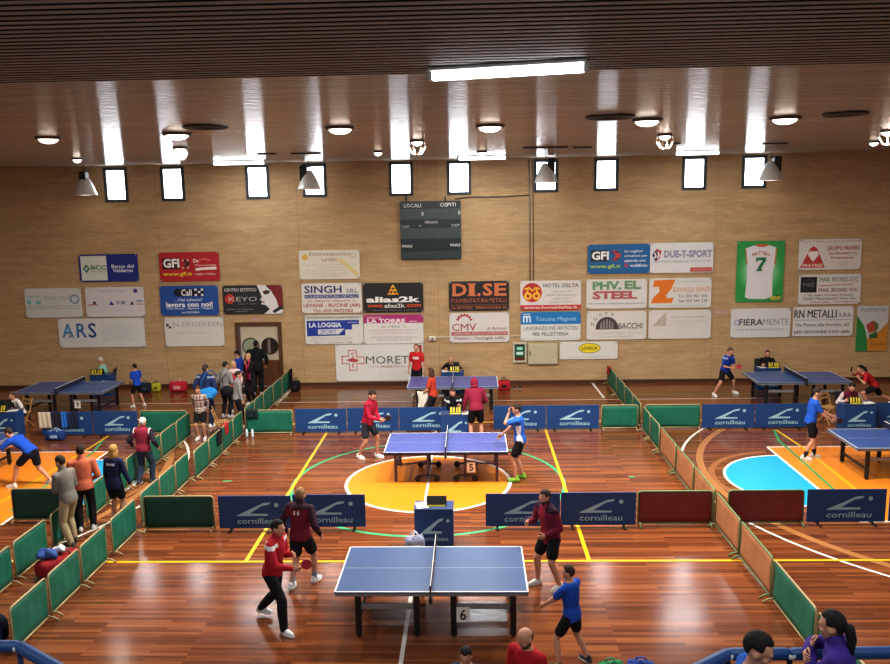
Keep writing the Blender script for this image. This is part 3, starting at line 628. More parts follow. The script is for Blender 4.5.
def f(p):
    p.t('PHV.', .10, .07, .58, .36, '3A8A4A', .045); p.t('EL', .63, .06, .9, .34, '3A8A4A', .045); p.t('STEEL', .10, .40, .84, .68, 'B0383A', .05)
    for k in range(6): p.r(.1, .10+k*.05, .9, .108+k*.05, 'D9D8D4'); p.r(.1, .43+k*.045, .84, .436+k*.045, 'D9D8D4')
    p.t('VIA F. CERVINO 12 TERRANUOVA BRACCIOLINI (AR)', .03, .80, .97, .86, '85878C', .004)
banner((586.2, 279, 646.5, 308.3), 'white banner with one green and one red line of blocky letters', 'D9D8D4', f)
def f(p):
    p.poly([(.08, .07), (.42, .05), (.36, .35), (.27, .58), (.3, .68), (.4, .65), (.37, .83), (.03, .84), (.08, .62), (.17, .45), (.16, .28), (.06, .3)], 'E07A1E')
    p.t('autotrasporti', .46, .09, .95, .16, 'A8AAAE'); p.t('ZAVAGLI SANTI', .38, .31, .98, .46, 'D88A50', .004); p.t('Tel. 055 961 606', .47, .56, .94, .65, '6A6C72', .008); p.t('Fax 055 944 228', .48, .72, .94, .81, '6A6C72', .008); p.t('via dell artigianato san giovanni valdarno', .1, .91, .9, .95, 'A4A6A8')
banner((648.6, 277.8, 710.8, 307.6), 'white banner with a big orange letter shape on its near side', 'D9D8D4', f)
def f(p):
    p.poly([(.15, .64)]+[(.34+.19*math.cos(t*PI/12), .60-.40*math.sin(t*PI/12)) for t in range(12, -1, -1)]+[(.55, .64)], '4A4242')
    for k in range(5): p.poly([(.22+k*.05, .62), (.24+k*.045, .38-.1*math.sin(k*PI/4)), (.26+k*.045, .38-.1*math.sin(k*PI/4)), (.25+k*.05, .62)], '9A9290')
    for k, ch in enumerate('NUOVA'):
        t = PI-.25-k*.42; u = .34+.25*math.cos(t); v = .58-.50*math.sin(t); p.t(ch, u-.025, v-.06, u+.025, v+.05, '6A6060', .005)
    p.t('BACCHI', .53, .42, .93, .62, '5E5856', .006); p.t('ferro e leghe speciali per meccanica', .1, .73, .9, .79, 'B4B2AE'); p.t('via del lavoro Montevarchi', .1, .86, .75, .9, 'B4B2AE')
banner((586.5, 310.8, 646, 339.2), 'white banner with a dark half dome under curved letters', 'D8D6D0', f)
def f(p):
    p.poly([(.06, .55), (.28, .05), (.28, .55)], 'BBB0A0')
    for k in range(4): p.line([(.1+k*.045, .55-k*.1), (.28, .45-k*.1)], .02, 'D0C8BA')
    p.t('Studio', .36, .2, .5, .27, 'B0AEAA'); p.t('commercialisti', .52, .2, .9, .26, 'A2A09C'); p.t('consulenza fiscale e del lavoro', .36, .36, .95, .41, 'BEBCB8'); p.t('Montevarchi', .36, .46, .7, .5, 'BEBCB8')
banner((648.2, 309.8, 710.4, 338.4), 'nearly blank white banner with a beige triangle in its corner', 'D8D7D2', f)
def f(p):
    p.poly([(.0, .0), (1, 0), (1, 1), (0, 1)], '2E9A4C')
    for k in range(5): p.disc(.5, .5, .375-k*.05, ['3AA558', '55B36C', '7AC48A', '9AD2A4', 'B0DCB6'][k], 28)
    p.poly([(.4, .05), (.62, .05), (.68, .08), (.60, .10), (.42, .10), (.35, .08)], 'C06A3C')
    p.poly([(.17, .12), (.36, .07), (.45, .10), (.58, .10), (.66, .07), (.82, .11), (.80, .38), (.76, .52), (.78, .92), (.62, .955), (.3, .95), (.2, .92), (.23, .55), (.21, .38)], 'E2E0E4')
    p.line([(.175, .13), (.2, .28), (.215, .38)], .02, 'C8743C'); p.line([(.82, .12), (.81, .28), (.795, .38)], .02, 'C8743C')
    for k, ch in enumerate('MATTEO'):
        t = k-2.5; u = .5+t*.063; v = .195+abs(t)**2*.004; p.t(ch, u-.026, v-.028, u+.026, v+.028, 'B0603C', .02)
    p.r(.40, .27, .61, .315, '1E7A46'); p.poly([(.61, .27), (.61, .32), (.53, .42), (.51, .49), (.43, .49), (.46, .41), (.54, .32), (.52, .3)], '1E7A46'); p.r(.40, .27, .43, .34, '1E7A46'); p.r(.41, .465, .54, .49, '1E7A46')
    p.poly([(.7, .93), (.8, .9), (.97, .915), (.93, .965), (.78, .975)], 'B4B43C'); p.r(.83, .89, .92, .91, '3A5A2A')
banner((735.8, 240.8, 783.2, 301.6), 'upright green poster showing a white sleeveless sports shirt', '2E9A4C', f, 'wall_poster', 'poster')
def f(p):
    p.t('donare il sangue e un gesto di solidarieta', .04, .04, .97, .10, 'B0605C', .006); p.poly([(.03, .93), (.18, .30), (.235, .22), (.29, .30), (.43, .93)], 'BE3E38'); p.disc(.2, .48, .1, 'ECE6E2'); p.disc(.27, .48, .1, 'ECE6E2'); p.poly([(.148, .52), (.32, .52), (.235, .74)], 'ECE6E2')
    p.t('FRATRES', .07, .80, .39, .90, 'F0E4E0', .02); p.t('GRUPPO FRATRES', .45, .23, .97, .36, 'B0504C', .012); p.t('San Giovanni V.no', .48, .41, .93, .50, 'B4605C', .01); p.t('Montevarchi', .52, .57, .88, .65, 'B4605C', .01); p.t('via Alberti 12', .52, .74, .85, .78, 'C09A96'); p.t('tel 055 91', .58, .84, .8, .88, 'C09A96')
banner((798, 239, 860.5, 269.5), 'white banner with red triangle enclosing a white heart', 'DAD6D2', f)
def f(p):
    p.r(.03, .08, .29, .60, '1E1E20'); p.ring(.16, .34, .15, .2, '3A3A3C'); p.t('MBE', .07, .27, .25, .41, '7A7A7C', .01); p.t('MAIL BOXES ETC', .33, .09, .95, .24, '8A8A8E', .012); p.line([(.33, .38), (.6, .35), (.86, .33)], .025, 'C86A68'); p.t('MAIL BOXES', .32, .46, .78, .58, '7E4A4C', .012); p.t('ETC', .82, .46, .95, .57, 'B05050', .006)
    p.t('Via delle Fornaci, Firenze', .14, .65, .87, .73, '77787E', .006); p.t('52025 Montevarchi Tel e Fax', .08, .76, .92, .84, '77787E', .006); p.t('e-mail mbe', .2, .89, .5, .95, 'B8605E', .006); p.t('mbe110@mbe.it', .56, .89, .95, .95, 'B8605E', .006)
banner((797.8, 274.2, 860, 304), 'white banner with a black square logo under the red heart one', 'D9D7D3', f)
def f(p):
    p.t('FIERA', .14, .36, .54, .58, '3C3E46', .02); p.t('MENTE', .54, .36, .97, .56, '7E8088', -.006); p.ring(.1, .47, .06, .1, '9AA8C0'); p.t('www.fieramente.net', .09, .66, .9, .76, '9EA0A8', .0)
banner((730.2, 308.2, 789.8, 337.2), 'creased white banner with single grey word, under the green poster', 'DADADA', f)
def f(p):
    p.t('RN METALLI', .02, .11, .72, .37, '3A3A42', .025); p.t('s.a.s.', .76, .22, .97, .34, '6A6A72', .01); p.r(.02, .44, .98, .455, '8E8E94'); p.t('Via Ponte alle Forche, 63', .04, .56, .93, .68, '56565E', .008); p.t('SAN GIOVANNI V.NO (AR)', .02, .80, .95, .93, '4A4A52', .012)
banner((792.2, 306.4, 852.3, 335.8), 'white banner with three bold black lines of text', 'DADADA', f)
def f(p):
    p.poly([(0, .2), (.25, .45), (.36, .72), (.4, 1), (0, 1)], '2C8A44'); p.poly([(.4, 1), (.36, .72), (.5, .66), (.75, .55), (1, .36), (1, 1)], 'C9862E'); p.t('POLISPORTIVA', .12, .05, .92, .13, '7A8494', .01)
    p.disc(.52, .46, .12, '3E7A3C'); p.poly([(.3, .42), (.55, .32), (.62, .55), (.4, .6)], 'B04A3A'); p.poly([(.4, .64), (.66, .56), (.7, .7), (.45, .72)], '2F6A38'); p.t('SETTORE GIOVANILE', .45, .82, .95, .88, 'A8642A', .01)
banner((855.6, 305.5, 886.8, 350.8), 'narrow upright banner in white, green and orange, last along the wall', 'C6C8CC', f)

# ------------------------------------------------------------------ table tennis tables
TBL = mat('31528C', rough=.32, spec=.5, var=.04); TBL2 = mat('4C5A9C', rough=.34, spec=.5, var=.04); LINE = mat('E8E8E6', rough=.5); LEGM = mat('15161A', rough=.45); BAR = mat('8A8E92', rough=.4, metal=.3); LEGP = mat('3C2E48', rough=.4)
NETM = mat('1C2440', rough=.8, alpha=.75)
def make_table(label, loc, rz=0, top=TBL, number=None, numpos=(.42, -.62), roller=False):
    t = empty('table_tennis_table', loc, rz, label, 'table', 'table tennis tables')
    L, Wd, H = 2.74, 1.525, .76
    for s in (-1, 1):
        a, b = (-L/2, -.006) if s < 0 else (.006, L/2)
        m = MB(); m.rbox((a, -Wd/2, H-.025), (b, Wd/2, H), .004, 0)
        z = H+.0008; e = .02
        ex0, ex1 = (a, a+e) if s < 0 else (b-e, b)
        for q in ((ex0, -Wd/2, ex1, Wd/2), (a, -Wd/2, b, -Wd/2+e), (a, Wd/2-e, b, Wd/2), (a, -.0025, b, .0025)):
            m.add([(q[0], q[1], z), (q[2], q[1], z), (q[2], q[3], z), (q[0], q[3], z)], [(0, 1, 2, 3)], 1)
        half = m.obj('table_top', [top, LINE], t)
        ap = MB()
        for y in (-Wd/2+.015, Wd/2-.045): ap.rbox((a+.01, y, H-.075), (b-.01, y+.03, H-.026), .004)
        for x in ((a+.01, b-.04)): ap.rbox((x, -Wd/2+.03, H-.07), (x+.03, Wd/2-.03, H-.026), .004)
        ap.obj('apron', BAR if not roller else LEGM, half)
        if not roller:
            xo, xi = (s*1.06, s*.22) if s < 0 else (1.16, .31)
            for x in (xo, xi):
                for y in (-.60, .60):
                    g = MB(); g.rbox((x-.045, y-.025, .03), (x+.045, y+.025, H-.07), .008); lg = g.obj('leg', LEGM, t)
                    MB().cyl((x, y, 0), (x, y, .035), .028, 12).obj('levelling_foot', BLK, lg)
            for y in (-.6, .6): MB().rbox((min(xo, xi)+.045, y-.015, .42), (max(xo, xi)-.045, y+.015, .50), .006).obj('crossbar', BAR, t)
            MB().rbox((xo-.02, -.575, .2), (xo+.02, .575, .25), .006).obj('crossbar', LEGM, t)
        else:
            for y in (-.55, .55):
                g = MB(); g.rbox((s*1.13-.03, y-.03, .02), (s*1.13+.03, y+.03, H-.07), .008); g.obj('leg', LEGP, t)
            MB().rbox((s*1.13-.02, -.52, .30), (s*1.13+.02, .52, .35), .006).obj('crossbar', LEGP, t)
            fr = MB()
            for y in (-.45, .45): fr.rbox((s*.42-.025, y-.025, .12), (s*.42+.025, y+.025, H-.07), .006); fr.tube([(s*.44, y, .45), (s*.8, y, .40), (s*1.12, y, .38)], .02, 6)
            fr.rbox((s*.42-.02, -.6, .10), (s*.42+.02, .6, .15), .006); fr.rbox((s*.25-.02, -.45, .09), (s*.62, -.40, .13), .006); fr.rbox((s*.25-.02, .40, .09), (s*.62, .45, .13), .006)
            fr.obj('wheel_frame', LEGP, t)
            for x in (s*.22, s*.64):
                for y in (-.5, .5):
                    w = MB(); w.cyl((x, y-.02, .07), (x, y+.02, .07), .07, 18); w.obj('wheel', BLK, t)
    n = MB(); n.box((-.002, -Wd/2-.13, H+.004), (.002, Wd/2+.13, H+.14), 0); n.box((-.004, -Wd/2-.13, H+.14), (.004, Wd/2+.13, H+.1525), 1)
    net = n.obj('net', [NETM, LINE], t)
    for s in (-1, 1):
        g = MB(); y = s*(Wd/2+.14); g.rbox((-.012, y-.012, H-.06), (.012, y+.012, H+.16), .005); g.rbox((-.03, min(y, s*(Wd/2-.06)), H-.055), (.03, max(y, s*(Wd/2-.06)), H-.03), .005); g.rbox((-.025, y-.02, H-.10), (.025, y+.02, H-.02), .006)
        g.obj('net_post', DARK, t)
    if number:
        x, y = numpos
        p = Print(.19, .23, y=y-.015, x0=x, z0=.24, back='E6E4DE', step=.0015); p.t(number, .26, .14, .74, .86, '1A1A1A', .02); p.mb.obj('number_card', p.mats(.6), t)
    return t
make_table('blue table with number 6 card, the nearest one to the camera', (.40, 11.34, 0), 0, mat('3E5780', rough=.30, spec=.5, var=.04), '6', (.35, -.63))
make_table('violet-blue wheeled table with number 5 card, standing on the orange centre circle', (.41, 17.80, 0), 0, TBL2, '5', (.46, -.60), True)
make_table('blue table with number 9 card near the brick wall under the pale banners', (-11.42, 23.96, 0), -.02, TBL, '9', (.42, -.63))
make_table('blue table against the wall below the dark scoreboard, behind the people in the middle', (.42, 24.15, 0), 0, TBL2)
make_table('blue table near the wall under the green shirt poster', (10.86, 24.33, 0), -.01, TBL)
make_table('blue table on the orange paint beside the light blue half circle', (10.72, 17.85, 0), -.01, TBL)
make_table('blue table end showing at the picture edge beside the bent player', (-11.55, 18.1, 0), 0, TBL)

# ------------------------------------------------------------------ court barriers
GRN = mat('0A6650', rough=.6, var=.16, scale=2.2, bump=.35); DGRN = mat('0A4A3A', rough=.6, var=.2, scale=2.5, bump=.5); BLU = mat('134078', rough=.55, var=.1, scale=2)
MAR = mat('7C2A27', rough=.7, var=.2, scale=3, bump=.4); BRN = mat('A8714A', rough=.75, var=.15, scale=3, bump=.3); PIPE = mat('A89A72', rough=.45, metal=.2); GPIPE = mat('6E8A5E', rough=.45, metal=.2)
LOGO = '98C2D0'
def logo(p):
    p.poly([(.25, .60), (.62, .22), (.72, .20), (.70, .27), (.60, .31), (.43, .54), (.68, .555), (.67, .615), (.25, .62)], LOGO)
    p.disc(.80, .28, .065, LOGO, 14)
    p.t('cornilleau', .25, .68, .82, .86, LOGO, .012)
_pan = {}
def make_panel(kind, w, h=.70):
    k = (kind, round(w, 2))
    if k in _pan: return tree_copy(_pan[k])
    t = empty('court_barrier')
    if kind == 'blue':
        MB().rbox((-w/2, -.012, .05), (w/2, .012, h), .005).obj('sheet', BLU, t)
        p = Print(w, h-.05, y=-.013, x0=-w/2, z0=.05, base=False); logo(p); p.mb.obj('logo', p.mats(.5), t)
        for x in (-w/2+.22, w/2-.22):
            m = MB(); m.rbox((x-.02, -.14, 0), (x+.02, .14, .03), .005); m.rbox((x-.012, -.015, .02), (x+.012, .015, .06), .003); m.obj('foot', BLK, t)
    else:
        sheet, pipe = {'green': (GRN, PIPE), 'dark_green': (DGRN, PIPE), 'maroon': (MAR, GPIPE), 'brown': (BRN, GPIPE)}[kind]
        g = MB(); a = 0.9
        sg = MB()
        def fn(u, v): return (-w/2+.02+u*(w-.04), .012*math.sin(u*9+v*2)*math.sin(v*PI)+.006*math.sin(u*23)*math.sin(v*PI), .06+v*(h-.085))
        sg.grid(fn, 18, 6); sh = sg.obj('sheet', sheet, t, True)
        sm = sh.modifiers.new('thick', 'SOLIDIFY'); sm.thickness = .006
        r = .016; cr = .06
        pts = [(-w/2+r, 0, .03), (-w/2+r, 0, h-cr)]+[(-w/2+r+cr-cr*math.cos(q*PI/8), 0, h-cr-r+cr*math.sin(q*PI/8)) for q in range(1, 5)]+[(w/2-r-cr+cr*math.sin(q*PI/8), 0, h-cr-r+cr*math.cos(q*PI/8)) for q in range(0, 4)]+[(w/2-r, 0, h-cr), (w/2-r, 0, .03)]
        MB().tube(pts, r, 8).tube([(-w/2+r, 0, .05), (w/2-r, 0, .05)], r, 8).obj('frame', pipe, t, True)
        for x in (-w/2+.05, w/2-.05):
            MB().tube([(x, -.17, .012), (x, -.09, .06), (x, 0, .075), (x, .09, .06), (x, .17, .012)], .014, 6).obj('foot', pipe, t, True)
    _pan[k] = t; return t
def put(kind, x0, y0, x1, y1, label, group, dz=0):
    w = math.hypot(x1-x0, y1-y0); t = make_panel(kind, w)
    t.location = ((x0+x1)/2, (y0+y1)/2, dz); t.rotation_euler = (0, 0, math.atan2(y1-y0, x1-x0)); tag(t, label, 'barrier', group); return t
def ordname(i): return ORD[i]
ys = [10.24, 11.24, 12.26, 13.24]
L1 = [(10.24, 11.22), (11.26, 12.24), (12.28, 13.22), (13.42, 14.48), (14.72, 15.65), (15.68, 16.55), (16.58, 17.40), (17.43, 18.38), (18.41, 19.32), (19.35, 20.25), (20.28, 21.1), (21.36, 22.25), (22.28, 23.2), (23.23, 24.3), (24.33, 25.4), (25.43, 26.7)]
for i, (a, b) in enumerate(L1):
    x = -5.47+.018*(a-10) if a > 17 else -5.46
    put('green', x, a, -5.47+.018*(b-10) if a > 17 else -5.46, b, 'green barrier panel, %s from the camera in the line beside the centre courts' % (ORD[i] if i < 14 else ['fifteenth', 'sixteenth'][i-14]), 'green panels on the court side of the aisle')
L2 = [(11.15, 12.38), (12.45, 13.5), (13.66, 14.72), (14.95, 15.9), (15.93, 16.9), (16.93, 17.9), (17.93, 18.9), (18.93, 19.95), (19.98, 21.0)]
for i, (a, b) in enumerate(L2): put('green', -6.68, a, -6.68, b, 'green barrier panel, %s from the camera in the line between aisle and left court' % ORD[i], 'green panels on the outer side of the aisle')
R1 = [(8.62, 10.18, 'green'), (10.22, 11.76, 'green'), (11.8, 13.28, 'brown'), (13.32, 14.7, 'brown'), (14.8, 16.2, 'brown'), (16.23, 17.66, 'brown'), (17.7, 19.22, 'brown'), (19.3, 20.3, 'green'), (20.33, 21.2, 'green'), (21.5, 22.6, 'green'), (22.63, 23.76, 'green'), (23.8, 25.15, 'green'), (25.2, 26.9, 'green')]
for i, (a, b, k) in enumerate(R1): put(k, 5.6, a, 5.6, b, '%s barrier panel, %s from the camera in the line before the light blue half circle' % (k, ORD[i]), 'panels of the single barrier line')
for kind, x0, x1, y, lb in (
    ('dark_green', -5.36, -3.97, 14.6, 'dark green wrinkled barrier panel behind table 6, next to the aisle'),
    ('blue', -3.88, -2.48, 14.57, 'navy logo panel beside the dark green one, behind the two men in maroon and red'),
    ('blue', -2.46, -1.06, 14.62, 'navy logo panel behind the maroon man, ending before the umpire stand of table 6'),
    ('blue', 1.24, 2.65, 14.62, 'navy logo panel half covered by the bearded man in open maroon jacket'),
    ('blue', 2.67, 4.09, 14.66, 'navy logo panel between the bearded man and the maroon panel'),
    ('maroon', 4.13, 5.56, 14.74, 'maroon barrier panel on the table 6 side of the brown line'),
    ('maroon', 5.84, 7.28, 14.76, 'maroon barrier panel just in front of the light blue half circle'),
    ('blue', 7.33, 8.80, 14.76, 'navy logo panel in front of the orange paint, beside the maroon panel'),
    ('blue', 8.87, 10.28, 14.78, 'navy panel cut off by the picture edge in the front row'),
    ('dark_green', -8.21, -6.80, 15.06, 'dark green panel at the orange key behind the man in grey sweater'),
    ('blue', -10.84, -9.42, 21.1, 'navy panel with towels and jackets hung over it'),
    ('blue', -9.40, -8.17, 21.12, 'navy logo panel between hanging clothes and the white-haired man'),
    ('green', -8.13, -6.80, 21.18, 'green cross panel behind the white-haired man in maroon'),
    ('green', -5.2, -3.88, 21.15, 'green cross panel beside the wooden ladder chair with a dark bag hung on it'),
    ('blue', -3.84, -2.43, 21.2, 'navy logo panel next to the green cross panel, behind table 5'),
    ('blue', -2.41, -1.01, 21.24, 'navy logo panel behind the player in red jacket and grey shorts'),
    ('blue', -.99, .42, 21.26, 'navy logo panel beside the umpire stand behind table 5'),
    ('blue', 1.58, 3.0, 21.34, 'navy panel behind the player in blue and white leaning on table 5'),
    ('blue', 3.02, 4.44, 21.34, 'navy logo panel behind table 5, next to the short green panel'),
    ('green', 4.5, 5.5, 21.36, 'short green cross panel on the table 5 side of the line'),
    ('green', 5.68, 7.18, 21.36, 'green cross panel on the far side of the line, beside two navy panels'),
    ('blue', 7.2, 8.6, 21.3, 'navy logo panel beside the wide green cross panel, right court'),
    ('blue', 8.62, 10.0, 21.3, 'navy logo panel behind the blue player at the orange key'),
    ('blue', 11.75, 13.15, 21.3, 'navy logo panel beyond the umpire in maroon, at the picture edge')):
    put(kind, x0, y, x1, y, lb, 'cross barrier panels')

# ------------------------------------------------------------------ umpire stands, score boards, chairs
def umpire_stand(x, y, label, w=.70, h=.73, d=.42, rz=0):
    t = empty('umpire_stand', (x, y, 0), rz, label, 'umpire table', 'umpire stands')
    MB().rbox((-w/2, 0, .02), (w/2, .02, h), .005).obj('front_panel', BLU, t)
    p = Print(w, h, y=-.002, x0=-w/2, z0=0, base=False)
    p.poly([(.15, .60), (.62, .24), (.74, .21), (.72, .28), (.62, .32), (.40, .54), (.70, .555), (.69, .61), (.15, .62)], LOGO); p.disc(.86, .28, .045, LOGO, 14); p.t('cornilleau', .14, .68, .86, .80, LOGO, .012)
    p.mb.obj('logo', p.mats(.5), t)
    for s in (-1, 1): MB().rbox((s*(w/2-.01)-.01, .02, .02), (s*(w/2-.01)+.01, d, h), .005).obj('side_panel', BLU, t)
    MB().rbox((-w/2-.01, -.01, h), (w/2+.01, d, h+.02), .006).obj('top', mat('2A4270', rough=.4), t)
    return t
def score(x, y, z, label, rz=0, back=False, w=.32):
    t = empty('score_flipper', (x, y, z), rz, label, 'score board', 'flip score boards'); t.scale = (1, 1, .78)
    m = MB(); m.add([(-w/2, -.09, 0), (w/2, -.09, 0), (w/2, .09, 0), (-w/2, .09, 0), (-w/2, -.012, .22), (w/2, -.012, .22), (w/2, .012, .22), (-w/2, .012, .22)], [(0, 3, 2, 1), (4, 5, 6, 7), (0, 1, 5, 4), (1, 2, 6, 5), (2, 3, 7, 6), (3, 0, 4, 7)])
    m.obj('stand', BLK, t)
    Y = mat('D6C62A', rough=.5); s = -1
    MB().add([(-w*.45, s*.093, .005), (w*.45, s*.093, .005), (w*.45, s*.083, .04), (-w*.45, s*.083, .04)], [(0, 1, 2, 3)]).obj('base_strip', Y, t)
    if not back:
        for k, (u, ww) in enumerate(((-.40, .15), (-.16, .1), (.08, .1), (.26, .15))):
            a = w*u; b = a+w*ww
            MB().add([(a, -.078, .06), (b, -.078, .06), (b, -.026, .205), (a, -.026, .205)], [(0, 1, 2, 3)]).obj('score_card', Y, t)
            MB().tube([((a+b)/2-.012, -.014, .215), ((a+b)/2-.012, -.02, .235), ((a+b)/2+.012, -.02, .235), ((a+b)/2+.012, -.014, .215)], .004, 5).obj('binder_ring', STEEL, t)
    return t
def paper(x, y, z, label, w=.21, h=.3, rz=.2):
    o = MB().grid(lambda u, v: ((u-.5)*w, (v-.5)*h, .002+.004*u*u), 4, 4).obj('paper_sheet', mat('E4E4E0'), None, loc=(x, y, z)); o.rotation_euler = (0, 0, rz); tag(o, label, 'paper')
S6 = G(433.5, 510, .73); Y6 = S6[1]
umpire_stand(S6[0], Y6, 'navy logo stand behind table 6 with black score board on it'); score(S6[0]+.05, Y6+.2, .75, 'black score board seen from its back on the stand behind table 6', 0, True, .36); paper(S6[0]-.22, Y6+.18, .752, 'white score sheet beside the black score board seen from its back')
S5 = G(455.5, 415.5, .73); Y5 = min(S5[1], 20.75); X5 = A(455.5, 425, Y5)[0]
umpire_stand(X5, Y5, 'navy logo stand of the umpire behind table 5', .76); score(X5, Y5+.17, .75, 'yellow numbered score board before the umpire resting chin on hand'); paper(X5+.26, Y5+.16, .752, 'white score sheet on the stand behind table 5')
XR5 = A(854.8, 420, 21.2)[0]
umpire_stand(XR5, 20.95, 'navy logo stand in front of the seated umpire in maroon', .84); score(XR5-.1, 21.1, .75, 'yellow numbered score board before the umpire in maroon'); paper(XR5+.24, 21.1, .752, 'white score sheet before the umpire in maroon', .34, .24)
XLs = G(22, 437)[0]-.42
umpire_stand(XLs, 20.9, 'navy logo stand at the picture edge below the man in white shirt', .80); score(XLs-.05, 21.05, .75, 'yellow numbered score board at the picture edge, left court'); paper(XLs+.24, 21.07, .752, 'white score sheet on the stand at the picture edge', .3, .24)
def far_stand(px0, px1, Y, lb): return A((px0+px1)/2, 380, Y)[0]
xa = A(100, 380, 25.75)[0]; umpire_stand(xa, 25.75, 'navy stand behind the table with number 9', .68); score(xa-.13, 25.9, .75, 'yellow numbered score board behind the table with number 9', 0, False, .42)
xb = A(452.5, 380, 25.6)[0]; umpire_stand(xb, 25.6, 'navy stand behind the table below the dark scoreboard', .74); score(xb+.07, 25.75, .75, 'yellow numbered score board in front of the bald umpire in black', 0, False, .34); paper(xb-.24, 25.77, .752, 'white score sheet in front of the bald umpire in black')
xc = A(769.5, 380, 25.7)[0]; umpire_stand(xc, 25.7, 'navy stand behind the table under the green shirt poster', .72); score(xc+.14, 25.85, .75, 'yellow numbered score board behind the table under the green poster', 0, False, .38); paper(xc-.2, 25.87, .752, 'white score sheet behind the table under the green poster')
def folding_chair(x, y, heading, label, z=0):
    t = empty('folding_chair', (x, y, z), -math.radians(heading), label, 'chair', 'wooden folding chairs'); wd = mat('B48A55', rough=.5, var=.15)
    for s in (-1, 1):
        X = s*.20
        MB().tube([(X, .20, 0), (X, -.10, .48), (X, -.22, .84)], .014, 6).obj('back_leg', wd, t)
        MB().tube([(X*.88, -.22, 0), (X*.88, .18, .44)], .014, 6).obj('front_leg', wd, t)
    m = MB()
    for k in range(6): m.rbox((-.2, -.16+k*.062, .44), (.2, -.115+k*.062, .455), .004)
    m.obj('seat', wd, t)
    m = MB()
    for z0, y0 in ((.64, -.158), (.74, -.19)): m.rbox((-.2, y0-.01, z0), (.2, y0+.008, z0+.06), .005)
    m.obj('backrest', wd, t)
    MB().tube([(-.2, .15, .075), (.2, .15, .075)], .01, 6).obj('stretcher', wd, t); return t
def plain_chair(x, y, heading, label, c='23262A'):
    t = empty('stacking_chair', (x, y, 0), -math.radians(heading), label, 'chair', 'plain chairs of the umpires'); M = mat(c, rough=.5)
    MB().grid(lambda u, v: ((u-.5)*.42, (v-.5)*.42, .45+.02*(2*u-1)**2), 6, 6).obj('seat', M, t).modifiers.new('s', 'SOLIDIFY').thickness = .02
    MB().grid(lambda u, v: ((u-.5)*.42, -.2-.08*v-.03*(1-(2*u-1)**2), .52+.36*v), 6, 6).obj('backrest', M, t).modifiers.new('s', 'SOLIDIFY').thickness = .02
    for sx in (-1, 1):
        MB().tube([(sx*.2, .18, 0), (sx*.18, .17, .44)], .012, 6).obj('leg', STEEL, t)
        MB().tube([(sx*.2, -.22, 0), (sx*.19, -.2, .44), (sx*.19, -.27, .86)], .012, 6).obj('leg', STEEL, t)
    return t

# ------------------------------------------------------------------ bags, clothes, bottles
def bag(x, y, label, c, L=.55, D=.28, H=.28, rz=0, trim='E6E4E0', z=0, name='sports_bag'):
    t = empty(name, (x, y, z), rz, label, 'bag'); M = cloth(c)
    rings = []
    for k, u in enumerate((0, .02, .08, .25, .5, .75, .92, .98, 1)):
        sc = [.45, .75, .95, 1.02, 1, 1.02, .95, .75, .45][k]; sag = .03*math.sin(u*PI*3)
        rings.append([((u-.5)*L, D/2*sc*math.copysign(abs(math.cos(a))**.6, math.cos(a)), H/2+(H/2-.002)*sc*math.copysign(abs(math.sin(a))**.6, math.sin(a))*(1 if math.sin(a) < 0 else 1+sag)) for a in [2*PI*j/18 for j in range(18)]])
    MB().loft(rings).obj('bag_body', M, t, True)
    MB().tube([((u-.5)*L*.86, 0, H*1.005+.004) for u in (0, .3, .6, 1)], .008, 6).obj('zip', mat(trim), t)
    for s in (-1, 1): MB().tube([(-L*.2, s*D*.42, H*.75), (-L*.16, s*D*.25, H*1.12), (0, s*D*.12, H*1.28), (L*.16, s*D*.25, H*1.12), (L*.2, s*D*.42, H*.75)], .012, 6).obj('handle', mat(trim, rough=.7), t, True)
    MB().rbox((-L*.2, -D*.53, H*.3), (L*.2, -D*.49, H*.62), .01).obj('pocket', cloth(trim), t)
    return t
def drape(cx, cy, label, c, w=.35, front=.38, back=.25, rz=0, top=.70, name='hanging_towel', cat='towel'):
    L = front+back
    def fn(u, v):
        s = v*L; wob = .012*math.sin(u*17+v*3)+.008*math.sin(u*7+1)
        wd = w*(1-.08*math.sin(v*PI))
        if s < front: return ((u-.5)*wd, -.052-wob*.7, top-front+s)
        q = s-front; return ((u-.5)*wd, .052+wob*.5, top+.022-q)
    m = MB().grid(fn, 16, 20); o = m.obj(name, cloth(c), None, True, (cx, cy, 0)); o.rotation_euler = (0, 0, rz)
    # pull the fold over the rail
    sm = o.modifiers.new('t', 'SOLIDIFY'); sm.thickness = .01
    tag(o, label, cat); return o
def bottle(x, y, label, z=0, c='D8E4EA'):
    t = empty('water_bottle', (x, y, z), 0, label, 'bottle', 'water bottles')
    MB().lathe([(0, 0), (.034, .003), (.036, .02), (.034, .08), (.036, .15), (.03, .185), (.014, .215), (.013, .23)], 16).obj('bottle_body', mat(c, rough=.15), t, True)
    MB().lathe([(.016, .225), (.016, .245), (0, .246)], 12).obj('cap', mat('3A6AB4'), t); return t
bag(-6.14, 12.86, 'red and black sports bag on the floor of the aisle, blue cloth on top', '96242A', .78, .36, .30, 1.1, '2A282C')
def heap(x, y, z, label, c, s=.16, name='crumpled_towel', cat='towel', seed=1):
    rnd = random.Random(seed); ph = [rnd.uniform(0, 6) for _ in range(6)]
    def fn(p):
        a = math.atan2(p[1], p[0]); k = 1+.22*math.sin(3*a+ph[0])+.14*math.sin(5*a+ph[1]+p[2]*30); return (p[0]*k, p[1]*k, max(p[2]*(1+.3*math.sin(2*a+ph[2])), -s*.3))
    o = MB().ell((0, 0, s*.3), (s, s*.7, s*.55), None, 22, 12, 0, fn).obj(name, cloth(c), None, True, (x, y, z)); return tag(o, label, cat)
